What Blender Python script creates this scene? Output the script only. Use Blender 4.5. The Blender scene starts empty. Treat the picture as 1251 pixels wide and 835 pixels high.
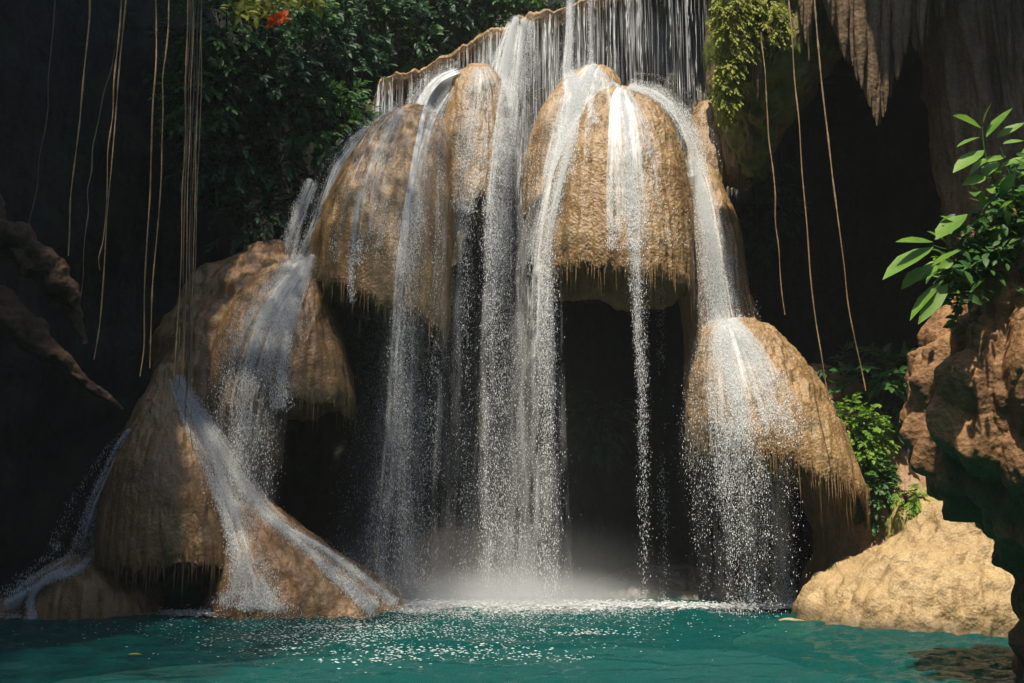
import bpy, math
import numpy as np
from mathutils import Vector
from mathutils.bvhtree import BVHTree

rng = np.random.default_rng(7)
S = bpy.context.scene
COL = S.collection
# ------------------------------------------------------------------ camera, sky, sun, exposure
PITCH = math.radians(9.0)
CAM = np.array([0.0, 0.0, 1.7])
FPX = 35.0 / 36.0 * 1251.0
cd = bpy.data.cameras.new("camera")
cd.lens = 35.0; cd.sensor_width = 36.0; cd.clip_end = 500.0; cd.clip_start = 0.05
cam = bpy.data.objects.new("camera", cd); COL.objects.link(cam)
cam.location = CAM; cam.rotation_euler = (math.radians(90) + PITCH, 0, 0)
S.camera = cam

SUN_DIR = Vector((-0.10, -0.34, 0.92)).normalized()
w = bpy.data.worlds.new("World"); S.world = w; w.use_nodes = True
nt = w.node_tree; nt.nodes.clear()
sky = nt.nodes.new("ShaderNodeTexSky"); sky.sky_type = 'NISHITA'; sky.sun_disc = False
sky.sun_elevation = math.asin(SUN_DIR.z); sky.sun_rotation = math.atan2(SUN_DIR.x, SUN_DIR.y)
bg = nt.nodes.new("ShaderNodeBackground"); bg.inputs[1].default_value = 0.15
wo = nt.nodes.new("ShaderNodeOutputWorld")
nt.links.new(sky.outputs[0], bg.inputs[0]); nt.links.new(bg.outputs[0], wo.inputs[0])
sd = bpy.data.lights.new("sun", 'SUN'); sd.energy = 5.0; sd.angle = math.radians(0.9); sd.color = (1.0, 0.91, 0.76)
so = bpy.data.objects.new("sun", sd); COL.objects.link(so)
so.rotation_euler = SUN_DIR.to_track_quat('Z', 'Y').to_euler(); so.location = (-5, -8, 30)
S.view_settings.view_transform = 'Standard'; S.view_settings.look = 'None'
S.view_settings.exposure = 0.45; S.view_settings.gamma = 1.0; S.view_settings.use_curve_mapping = False
HAZE = 0.0006
S.render.engine = 'CYCLES'
S.cycles.use_denoising = True
S.cycles.transparent_max_bounces = 24; S.cycles.max_bounces = 6; S.cycles.diffuse_bounces = 3
S.cycles.volume_bounces = 1; S.cycles.caustics_reflective = False; S.cycles.caustics_refractive = False

# ------------------------------------------------------------------ helpers
def at(x, y, Y):
    """photo pixel + distance -> world point (works on arrays)"""
    x = np.asarray(x, float); y = np.asarray(y, float); Y = np.asarray(Y, float)
    dx = (x - 625.5) / FPX; dy = (417.5 - y) / FPX
    cp, sp = math.cos(PITCH), math.sin(PITCH)
    fy = cp - dy * sp; fz = sp + dy * cp
    t = Y / fy
    return np.stack(np.broadcast_arrays(dx * t, Y, CAM[2] + fz * t), -1)

def _h(i, seed):
    i = i.astype(np.int64)
    n = (i[..., 0] * 73856093) ^ (i[..., 1] * 19349663) ^ (i[..., 2] * 83492791) ^ (seed * 2654435761)
    n = (n ^ (n >> 13)) * 1274126177 & 0x7fffffff
    n = (n ^ (n >> 16)) * 668265263 & 0x7fffffff
    n = n ^ (n >> 15)
    return (n & 0xffffff) / float(0xffffff)

def vnoise(p, seed=0):
    p = np.asarray(p, float)
    i = np.floor(p).astype(np.int64); f = p - i
    u = f * f * f * (f * (f * 6 - 15) + 10)
    r = 0
    for a in (0, 1):
        for b in (0, 1):
            for c in (0, 1):
                wgt = (u[..., 0] if a else 1 - u[..., 0]) * (u[..., 1] if b else 1 - u[..., 1]) * (u[..., 2] if c else 1 - u[..., 2])
                r = r + wgt * _h(i + np.array([a, b, c]), seed)
    return r * 2 - 1

def fbm(p, o=4, seed=0):
    r = 0; a = 1; s = 0; p = np.asarray(p, float)
    for k in range(o):
        r = r + a * vnoise(p * (2 ** k) + 17.3 * k, seed + k); s += a; a *= 0.5
    return r / s

def worley(p, seed=0):
    i = np.floor(p).astype(np.int64); best = np.full(p.shape[:-1], 9.0)
    for a in (-1, 0, 1):
        for b in (-1, 0, 1):
            for c in (-1, 0, 1):
                j = i + np.array([a, b, c])
                q = j + np.stack([_h(j, seed + 1), _h(j, seed + 2), _h(j, seed + 3)], -1)
                best = np.minimum(best, ((q - p) ** 2).sum(-1))
    return np.sqrt(best)

def mesh(name, v, quads=None, tris=None, smooth=True, uv=None, dens=None):
    v = np.asarray(v, np.float32)
    me = bpy.data.meshes.new(name)
    me.vertices.add(len(v)); me.vertices.foreach_set("co", v.ravel())
    li = []; tot = []
    if quads is not None and len(quads):
        li.append(np.asarray(quads, np.int32).ravel()); tot.append(np.full(len(quads), 4, np.int32))
    if tris is not None and len(tris):
        li.append(np.asarray(tris, np.int32).ravel()); tot.append(np.full(len(tris), 3, np.int32))
    li = np.concatenate(li); tot = np.concatenate(tot)
    me.loops.add(len(li)); me.loops.foreach_set("vertex_index", li)
    me.polygons.add(len(tot))
    st = np.concatenate([[0], np.cumsum(tot)[:-1]]).astype(np.int32)
    me.polygons.foreach_set("loop_start", st); me.polygons.foreach_set("loop_total", tot)
    me.polygons.foreach_set("use_smooth", np.full(len(tot), smooth))
    if uv is not None:
        l = me.uv_layers.new(name="UVMap")
        l.data.foreach_set("uv", np.asarray(uv, np.float32)[li].ravel())
    if dens is not None:
        a = me.attributes.new("dens", 'FLOAT', 'POINT')
        a.data.foreach_set("value", np.asarray(dens, np.float32))
    me.update(); me.validate()
    return me

def gridq(nr, nc, closed=False):
    r = np.arange(nr - 1)[:, None]; m = nc if closed else nc - 1
    c = np.arange(m)[None, :]; c2 = (c + 1) % nc
    return np.stack([r * nc + c, r * nc + c2, (r + 1) * nc + c2, (r + 1) * nc + c], -1).reshape(-1, 4)

def tag(o, label=None, cat=None, group=None, kind=None):
    if label: o["label"] = label
    if cat: o["category"] = cat
    if group: o["group"] = group
    if kind: o["kind"] = kind
    return o

def empty(name, loc):
    o = bpy.data.objects.new(name, None); COL.objects.link(o); o.location = loc; o.empty_display_size = 0.2
    return o

def put(name, v, mat, parent=None, base=None, quads=None, tris=None, smooth=True, uv=None, dens=None):
    """link world-space vertices as ONE object whose origin is base (or the parent's)"""
    v = np.asarray(v, float)
    if parent is not None:
        b = np.array(parent.location)
        par = parent.parent
        while par is not None:
            b = b + np.array(par.location); par = par.parent
    else:
        b = np.array(base) if base is not None else np.array([v[:, 0].mean(), v[:, 1].mean(), v[:, 2].min()])
    o = bpy.data.objects.new(name, mesh(name, v - b, quads, tris, smooth, uv, dens))
    o.data.materials.append(mat); COL.objects.link(o)
    if parent is not None: o.parent = parent
    else: o.location = b
    return o

def normals_grid(P, closed):
    if closed: du = np.roll(P, -1, 1) - np.roll(P, 1, 1)
    else: du = np.gradient(P, axis=1)
    dv = np.gradient(P, axis=0)
    n = np.cross(du, dv)
    return n / (np.linalg.norm(n, axis=-1, keepdims=True) + 1e-9)

def catmull(pts, t):
    pts = np.asarray(pts, float); n = len(pts)
    k = np.clip(np.floor(t).astype(int), 0, n - 2); f = (t - k)[:, None]
    p0 = pts[np.maximum(k - 1, 0)]; p1 = pts[k]; p2 = pts[k + 1]; p3 = pts[np.minimum(k + 2, n - 1)]
    return 0.5 * (2 * p1 + (p2 - p0) * f + (2 * p0 - 5 * p1 + 4 * p2 - p3) * f ** 2 + (3 * p1 - p0 - 3 * p2 + p3) * f ** 3)

# ------------------------------------------------------------------ materials
def newmat(name):
    m = bpy.data.materials.new(name); m.use_nodes = True
    t = m.node_tree; t.nodes.clear()
    out = t.nodes.new("ShaderNodeOutputMaterial")
    def N(kind, **kw):
        n = t.nodes.new("ShaderNode" + kind)
        for k, v in kw.items():
            if k.startswith("i_"): 
                key = k[2:]
                n.inputs[int(key) if key.isdigit() else key.replace("_", " ")].default_value = v
            else: setattr(n, k, v)
        return n
    return m, N, t.links.new, out

def rgba(c): return (c[0], c[1], c[2], 1.0)

def rock_mat(name, c1, c2, c3, rough=0.5, grain=26.0, bump=0.5, streak=0.5, moss=None, moss_amt=0.0, spec=0.5, wet=False):
    m, N, L, out = newmat(name)
    tc = N("TexCoord")
    n1 = N("TexNoise", i_Scale=0.9, i_Detail=6.0, i_Roughness=0.6); L(tc.outputs["Object"], n1.inputs["Vector"])
    r1 = N("ValToRGB"); r1.color_ramp.elements[0].position = 0.36; r1.color_ramp.elements[1].position = 0.66
    r1.color_ramp.elements[0].color = rgba(c1); r1.color_ramp.elements[1].color = rgba(c2)
    L(n1.outputs[0], r1.inputs[0])
    mp = N("Mapping"); mp.inputs["Scale"].default_value = (7, 7, 0.7); L(tc.outputs["Object"], mp.inputs[0])
    n2 = N("TexNoise", i_Scale=1.0, i_Detail=5.0, i_Roughness=0.65); L(mp.outputs[0], n2.inputs["Vector"])
    r2 = N("MapRange"); r2.inputs[1].default_value = 0.45; r2.inputs[2].default_value = 0.75; r2.inputs[4].default_value = streak
    L(n2.outputs[0], r2.inputs[0])
    mx = N("MixRGB", i_2=rgba(c3)); L(r2.outputs[0], mx.inputs[0]); L(r1.outputs[0], mx.inputs[1])
    # grains: darker pits between the little crystals
    n3 = N("TexNoise", i_Scale=grain, i_Detail=4.0, i_Roughness=0.7); L(tc.outputs["Object"], n3.inputs["Vector"])
    r3 = N("MapRange"); r3.inputs[1].default_value = 0.3; r3.inputs[2].default_value = 0.7; r3.inputs[3].default_value = 0.55; r3.inputs[4].default_value = 1.25
    L(n3.outputs[0], r3.inputs[0])
    mu = N("MixRGB", blend_type='MULTIPLY', i_0=1.0); L(mx.outputs[0], mu.inputs[1]); L(r3.outputs[0], mu.inputs[2])
    col = mu
    if moss is not None:
        n5 = N("TexNoise", i_Scale=1.3, i_Detail=7.0, i_Roughness=0.7); L(tc.outputs["Object"], n5.inputs["Vector"])
        r5 = N("MapRange"); r5.inputs[1].default_value = 0.62 - moss_amt * 0.3; r5.inputs[2].default_value = 0.72 - moss_amt * 0.25
        L(n5.outputs[0], r5.inputs[0])
        mm = N("MixRGB", i_2=rgba(moss)); L(r5.outputs[0], mm.inputs[0]); L(col.outputs[0], mm.inputs[1]); col = mm
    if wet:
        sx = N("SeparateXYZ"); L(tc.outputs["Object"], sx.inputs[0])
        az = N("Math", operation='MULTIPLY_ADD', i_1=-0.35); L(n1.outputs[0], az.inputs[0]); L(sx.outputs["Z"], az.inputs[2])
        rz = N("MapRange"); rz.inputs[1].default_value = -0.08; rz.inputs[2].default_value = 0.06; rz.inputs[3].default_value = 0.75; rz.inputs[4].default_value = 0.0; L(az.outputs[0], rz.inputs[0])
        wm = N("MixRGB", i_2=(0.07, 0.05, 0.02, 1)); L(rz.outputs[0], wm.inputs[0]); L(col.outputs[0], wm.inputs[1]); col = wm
    b = N("BsdfPrincipled"); L(col.outputs[0], b.inputs["Base Color"])
    rr = N("MapRange"); rr.inputs[3].default_value = rough - 0.18; rr.inputs[4].default_value = rough + 0.22; L(n2.outputs[0], rr.inputs[0])
    L(rr.outputs[0], b.inputs["Roughness"]); b.inputs["Specular IOR Level"].default_value = spec
    n4 = N("TexVoronoi", i_Scale=grain * 0.55); L(tc.outputs["Object"], n4.inputs["Vector"])
    ad = N("MixRGB", i_0=0.45); L(n3.outputs[0], ad.inputs[1]); L(n4.outputs["Distance"], ad.inputs[2])
    bp = N("Bump", i_Strength=bump, i_Distance=0.035); L(ad.outputs[0], bp.inputs["Height"]); L(bp.outputs[0], b.inputs["Normal"])
    L(b.outputs[0], out.inputs[0])
    return m

M = {}
M["travertine"] = rock_mat("travertine", (0.27, 0.155, 0.062), (0.42, 0.27, 0.12), (0.16, 0.085, 0.032), rough=0.42, moss=(0.15, 0.105, 0.04), moss_amt=0.22, grain=42, bump=0.6, streak=0.55)
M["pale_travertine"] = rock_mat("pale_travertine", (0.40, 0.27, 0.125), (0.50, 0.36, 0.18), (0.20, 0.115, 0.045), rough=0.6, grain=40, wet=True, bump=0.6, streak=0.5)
M["shade_travertine"] = rock_mat("shaded_brown_travertine", (0.26, 0.14, 0.06), (0.37, 0.22, 0.10), (0.17, 0.085, 0.035), rough=0.42, moss=(0.12, 0.085, 0.034), moss_amt=0.25, grain=42, bump=0.5, streak=0.5)  # darker copy of travertine for the shaded rocks, shade put into its colour
M["brown_rock"] = rock_mat("nodular_brown_rock", (0.24, 0.11, 0.038), (0.35, 0.18, 0.065), (0.09, 0.042, 0.016), rough=0.65, grain=34, bump=0.9, streak=0.7)
M["yellow_rock"] = rock_mat("yellow_rock", (0.42, 0.31, 0.10), (0.50, 0.38, 0.14), (0.22, 0.19, 0.05), rough=0.6, bump=0.6, moss=(0.16, 0.17, 0.03), moss_amt=0.5)
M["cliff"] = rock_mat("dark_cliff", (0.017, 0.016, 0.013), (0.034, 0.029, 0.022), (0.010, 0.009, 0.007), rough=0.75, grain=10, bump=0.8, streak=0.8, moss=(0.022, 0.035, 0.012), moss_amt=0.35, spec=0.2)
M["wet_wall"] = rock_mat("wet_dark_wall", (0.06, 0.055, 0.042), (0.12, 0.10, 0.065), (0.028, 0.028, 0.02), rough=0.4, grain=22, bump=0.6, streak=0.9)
M["stalactite"] = rock_mat("stalactite_rock", (0.16, 0.105, 0.06), (0.24, 0.155, 0.085), (0.06, 0.04, 0.022), rough=0.75, grain=22, bump=0.8, streak=0.9, spec=0.2)
M["overhang"] = rock_mat("mossy_overhang", (0.15, 0.11, 0.05), (0.22, 0.16, 0.07), (0.06, 0.05, 0.02), rough=0.8, grain=18, bump=0.9, streak=0.8, moss=(0.10, 0.12, 0.02), moss_amt=0.7, spec=0.2)
M["bark"] = rock_mat("dark_bark", (0.065, 0.034, 0.018), (0.11, 0.058, 0.03), (0.025, 0.015, 0.009), rough=0.75, grain=20, bump=0.9, streak=0.8, spec=0.3)

def white_water(name, mix=0.4, col=(0.86, 0.88, 0.88), lean=0.0):
    m, N, L, out = newmat(name)
    d = N("BsdfDiffuse", i_Color=rgba(col)); tr = N("BsdfTranslucent", i_Color=rgba(col))
    if lean:
        g = N("NewGeometry"); v1 = N("VectorMath", operation='SCALE'); v1.inputs["Scale"].default_value = 1 - lean; L(g.outputs["Normal"], v1.inputs[0])
        v2 = N("VectorMath", operation='ADD'); v2.inputs[1].default_value = (0, 0, lean); L(v1.outputs[0], v2.inputs[0])
        v3 = N("VectorMath", operation='NORMALIZE'); L(v2.outputs[0], v3.inputs[0]); L(v3.outputs[0], d.inputs["Normal"])
    a = N("MixShader", i_0=mix); L(d.outputs[0], a.inputs[1]); L(tr.outputs[0], a.inputs[2])
    return m, N, L, out, a
m, N, L, out, sh = white_water("spray_white", lean=0.3); L(sh.outputs[0], out.inputs[0]); M["spray"] = m
m, N, L, out, sh = white_water("water_film", mix=0.25, lean=0.6)
uvn = N("UVMap"); at_ = N("Attribute", attribute_name="dens")
mp1 = N("Mapping"); mp1.inputs["Scale"].default_value = (17, 0.55, 1); L(uvn.outputs[0], mp1.inputs[0])
s1 = N("TexNoise", i_Scale=1.0, i_Detail=3.0, i_Roughness=0.6, i_Distortion=0.4); L(mp1.outputs[0], s1.inputs["Vector"])
mp2 = N("Mapping"); mp2.inputs["Scale"].default_value = (34, 5, 1); L(uvn.outputs[0], mp2.inputs[0])
s2 = N("TexNoise", i_Scale=1.0, i_Detail=4.0, i_Roughness=0.7); L(mp2.outputs[0], s2.inputs["Vector"])
mixn = N("MixRGB", i_0=0.42); L(s1.outputs[0], mixn.inputs[1]); L(s2.outputs[0], mixn.inputs[2])
st = N("MapRange"); st.inputs[1].default_value = 0.32; st.inputs[2].default_value = 0.68; L(mixn.outputs[0], st.inputs[0])
ad = N("Math", operation='ADD'); L(st.outputs[0], ad.inputs[0]); L(at_.outputs["Fac"], ad.inputs[1])
sb = N("MapRange"); sb.inputs[1].default_value = 0.92; sb.inputs[2].default_value = 1.75; sb.inputs[4].default_value = 0.92; L(ad.outputs[0], sb.inputs[0])
tp = N("BsdfTransparent"); fm = N("MixShader"); L(sb.outputs[0], fm.inputs[0]); L(tp.outputs[0], fm.inputs[1]); L(sh.outputs[0], fm.inputs[2])
L(fm.outputs[0], out.inputs[0]); M["film"] = m

m, N, L, out, sh = white_water("spray_veil", mix=0.3, lean=0.6)
uvn = N("UVMap"); at_ = N("Attribute", attribute_name="dens")
mp1 = N("Mapping"); mp1.inputs["Scale"].default_value = (9, 0.8, 1); L(uvn.outputs[0], mp1.inputs[0])
s1 = N("TexNoise", i_Scale=1.0, i_Detail=7.0, i_Roughness=0.72, i_Distortion=0.6); L(mp1.outputs[0], s1.inputs["Vector"])
st = N("MapRange"); st.inputs[1].default_value = 0.38; st.inputs[2].default_value = 0.72; L(s1.outputs[0], st.inputs[0])
ml = N("Math", operation='MULTIPLY', use_clamp=True); L(st.outputs[0], ml.inputs[0]); L(at_.outputs["Fac"], ml.inputs[1])
tp = N("BsdfTransparent"); fm = N("MixShader"); L(ml.outputs[0], fm.inputs[0]); L(tp.outputs[0], fm.inputs[1]); L(sh.outputs[0], fm.inputs[2])
L(fm.outputs[0], out.inputs[0]); M["veil"] = m

# pool water: teal milky water, part clear so the shelf by the bank shows through
m, N, L, out = newmat("pool_water")
tc = N("TexCoord")
b = N("BsdfPrincipled"); b.inputs["Base Color"].default_value = (0.001, 0.092, 0.088, 1); b.inputs["Roughness"].default_value = 0.07; b.inputs["IOR"].default_value = 1.33
mp = N("Mapping"); mp.inputs["Scale"].default_value = (1, 1.6, 1); L(tc.outputs["Object"], mp.inputs[0])
n1 = N("TexNoise", i_Scale=6.0, i_Detail=6.0, i_Roughness=0.65); L(mp.outputs[0], n1.inputs["Vector"])
bp = N("Bump", i_Strength=1.0, i_Distance=0.13); L(n1.outputs[0], bp.inputs["Height"]); L(bp.outputs[0], b.inputs["Normal"])
tp = N("BsdfTransparent", i_Color=(0.35, 0.85, 0.78, 1)); mx = N("MixShader", i_0=0.72)
L(tp.outputs[0], mx.inputs[1]); L(b.outputs[0], mx.inputs[2]); L(mx.outputs[0], out.inputs[0]); M["pool"] = m

def leaf_mat(name, c1, c2, rough=0.5, trans=0.35):
    m, N, L, out = newmat(name)
    oi = N("TexCoord"); n = N("TexNoise", i_Scale=2.5, i_Detail=5.0, i_Roughness=0.7); L(oi.outputs["Object"], n.inputs["Vector"])
    r = N("ValToRGB"); r.color_ramp.elements[0].position = 0.35; r.color_ramp.elements[1].position = 0.65
    r.color_ramp.elements[0].color = rgba(c1); r.color_ramp.elements[1].color = rgba(c2); L(n.outputs[0], r.inputs[0])
    b = N("BsdfPrincipled"); L(r.outputs[0], b.inputs["Base Color"]); b.inputs["Roughness"].default_value = rough; b.inputs["Specular IOR Level"].default_value = 0.3
    t = N("BsdfTranslucent"); L(r.outputs[0], t.inputs[0]); a = N("MixShader", i_0=trans)
    L(b.outputs[0], a.inputs[1]); L(t.outputs[0], a.inputs[2]); L(a.outputs[0], out.inputs[0])
    return m
M["leaf_dark"] = leaf_mat("dark_leaf", (0.024, 0.065, 0.030), (0.05, 0.12, 0.048))
M["leaf_mid"] = leaf_mat("mid_leaf", (0.04, 0.11, 0.025), (0.085, 0.19, 0.04))
M["leaf_bright"] = leaf_mat("bright_leaf", (0.09, 0.20, 0.018), (0.19, 0.33, 0.03), rough=0.5)
M["leaf_yellow"] = leaf_mat("yellow_green_leaf", (0.19, 0.22, 0.025), (0.33, 0.34, 0.045), rough=0.6)
M["flower"] = leaf_mat("orange_petal", (0.75, 0.10, 0.01), (0.80, 0.18, 0.02), trans=0.5)
M["dead_leaf"] = leaf_mat("yellow_dead_leaf", (0.45, 0.33, 0.06), (0.55, 0.42, 0.08))
M["vine"] = rock_mat("vine_bark", (0.30, 0.19, 0.09), (0.42, 0.27, 0.13), (0.15, 0.09, 0.05), rough=0.6, grain=30, bump=0.3)
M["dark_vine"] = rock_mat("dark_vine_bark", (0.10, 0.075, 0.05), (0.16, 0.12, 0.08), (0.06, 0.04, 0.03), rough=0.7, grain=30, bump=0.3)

# ------------------------------------------------------------------ setting: cliff, roofs, pool bed
def plan_wall(name, plan, z0, z1, mat, nu, nv, amp=0.6, lean=0.0, seed=3, flute=0.15):
    t = np.linspace(0, len(plan) - 1, nu); p = catmull(plan, t)
    z = np.linspace(z0, z1, nv)
    P = np.zeros((nv, nu, 3)); P[:, :, :2] = p[None]; P[:, :, 2] = z[:, None]
    n = normals_grid(P, False)
    c = np.array([0, 9, 0.0]); inward = c - P; inward[..., 2] = 0; inward /= np.linalg.norm(inward, axis=-1, keepdims=True)
    d = fbm(P * 0.35, 5, seed) * amp + fbm(P * np.array([1.6, 1.6, 0.25]), 4, seed + 9) * flute * 2 + fbm(P * 3.0, 3, seed + 5) * 0.1
    P = P + inward * (d + lean * ((P[..., 2] - z0) / (z1 - z0)) ** 2)[..., None]
    o = put(name, P.reshape(-1, 3), mat, base=(0, 0, 0), quads=gridq(nv, nu)); o["kind"] = "structure"
    return o
cliff_plan = [(-15, -12), (-13.5, -4), (-11.5, 4), (-10.3, 10), (-9.4, 15), (-7.8, 18.6), (-4.8, 21), (0, 22.4), (5, 22), (8.6, 20.5), (10.2, 16.5), (10.6, 11), (11.5, 4), (13, -4), (14, -12)]
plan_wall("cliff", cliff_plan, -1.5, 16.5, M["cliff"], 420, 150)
plan_wall("rear_shade_cliff", [(-15.5, -11), (-8, -14), (0, -15), (8, -14), (14.5, -11)], -1.5, 17, M["cliff"], 120, 80, seed=21)  # unseen wall added behind the camera to keep sky light off the undercuts

def roof(name, outline, z0, thick, mat, seed, n=110):
    """a slab of overhanging rock with a ragged edge: outline in plan (x, y), closed shape"""
    t = np.linspace(0, len(outline), n, endpoint=False)
    pts = np.asarray(outline + outline[:1], float); k = t.astype(int); f = (t - k)[:, None]
    ring = pts[k] * (1 - f) + pts[k + 1] * f
    c = ring.mean(0)
    prof = [(0.02, 0.0), (0.3, -0.05), (0.6, -0.1), (0.8, -0.05), (0.93, 0.06), (0.99, 0.3), (1.0, 0.6), (0.96, 0.9), (0.7, 1.0), (0.02, 1.05)]
    rows = []
    for r_, zz in prof:
        q = c + (ring - c) * r_; rows.append(np.column_stack([q, np.full(n, z0 + zz * thick)]))
    P = np.array(rows); m = 8
    P = np.concatenate([[P[i] + (P[i + 1] - P[i]) * j / m for j in range(m)] for i in range(len(P) - 1)] + [[P[-1]]])
    d = fbm(P * 0.7, 5, seed); P[..., 2] += d * 0.6
    P[..., :2] += (P[..., :2] - c) / (np.linalg.norm(P[..., :2] - c, axis=-1, keepdims=True) + 1e-6) * (fbm(P * 0.9, 4, seed + 3) * 0.7)[..., None]
    o = put(name, P.reshape(-1, 3), mat, base=(0, 0, 0), quads=gridq(P.shape[0], n, True)); o["kind"] = "structure"
    return o
roof("shade_roof", [(-16, -2), (-8.6, 0), (-7.4, 5), (-6.6, 9), (-6.1, 12), (-5.9, 15), (-6.2, 18), (-8, 20), (-16, 21)], 13.4, 2.0, M["cliff"], 31)  # unseen slab added above the view to shade the left side
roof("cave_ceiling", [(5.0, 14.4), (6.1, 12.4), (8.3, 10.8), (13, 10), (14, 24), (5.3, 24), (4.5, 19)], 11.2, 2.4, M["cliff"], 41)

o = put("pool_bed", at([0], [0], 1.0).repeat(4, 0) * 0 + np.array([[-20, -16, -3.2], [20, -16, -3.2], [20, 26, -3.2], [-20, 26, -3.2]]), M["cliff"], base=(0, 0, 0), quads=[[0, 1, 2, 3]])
o["kind"] = "structure"

# ------------------------------------------------------------------ rock lobes
ROCKV = []; ROCKF = []; _off = [0]
def to_bvh(P, q):
    ROCKV.append(P); ROCKF.append(q + _off[0]); _off[0] += len(P)

def tube(path, rad, nu=24, n=160, amp=0.15, seed=0, freq=2.0):
    path = np.asarray(path, float); t = np.linspace(0, len(path) - 1, n); c = catmull(path, t)
    r = np.interp(t, np.arange(len(path)), rad)
    T = np.gradient(c, axis=0); T /= np.linalg.norm(T, axis=1, keepdims=True)
    up = np.array([0.13, 0.31, 0.9]); A = np.cross(T, up); A /= np.linalg.norm(A, axis=1, keepdims=True) + 1e-9; B = np.cross(T, A)
    a = np.arange(nu) * 2 * np.pi / nu
    P = c[:, None] + (A[:, None] * np.cos(a)[None, :, None] + B[:, None] * np.sin(a)[None, :, None]) * r[:, None, None]
    if amp:
        d = fbm(P * freq, 4, seed) * amp; P = c[:, None] + (P - c[:, None]) * (1 + d / 0.5)[..., None]
    return P.reshape(-1, 3), gridq(n, nu, True)
def spikes(pos, ln, rd, k=5):
    n = len(pos); a = np.arange(k) * 2 * np.pi / k
    ring = np.stack([np.cos(a), np.sin(a), np.zeros(k)], -1)
    V = np.zeros((n, 2 * k + 1, 3))
    V[:, :k] = pos[:, None] + ring[None] * rd[:, None, None]
    mid = pos + np.column_stack([rng.normal(0, 0.01, n), rng.normal(0, 0.01, n), -ln * 0.55])
    V[:, k:2 * k] = mid[:, None] + ring[None] * (rd * 0.55)[:, None, None]
    V[:, 2 * k] = pos + np.column_stack([rng.normal(0, 0.015, n), rng.normal(0, 0.015, n), -ln])
    T = []
    for i in range(k):
        j = (i + 1) % k
        T += [[i, k + i, j], [j, k + i, k + j], [k + i, 2 * k, k + j]]
    T = (np.array(T)[None] + (np.arange(n) * (2 * k + 1))[:, None, None]).reshape(-1, 3)
    return V.reshape(-1, 3), T

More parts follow.
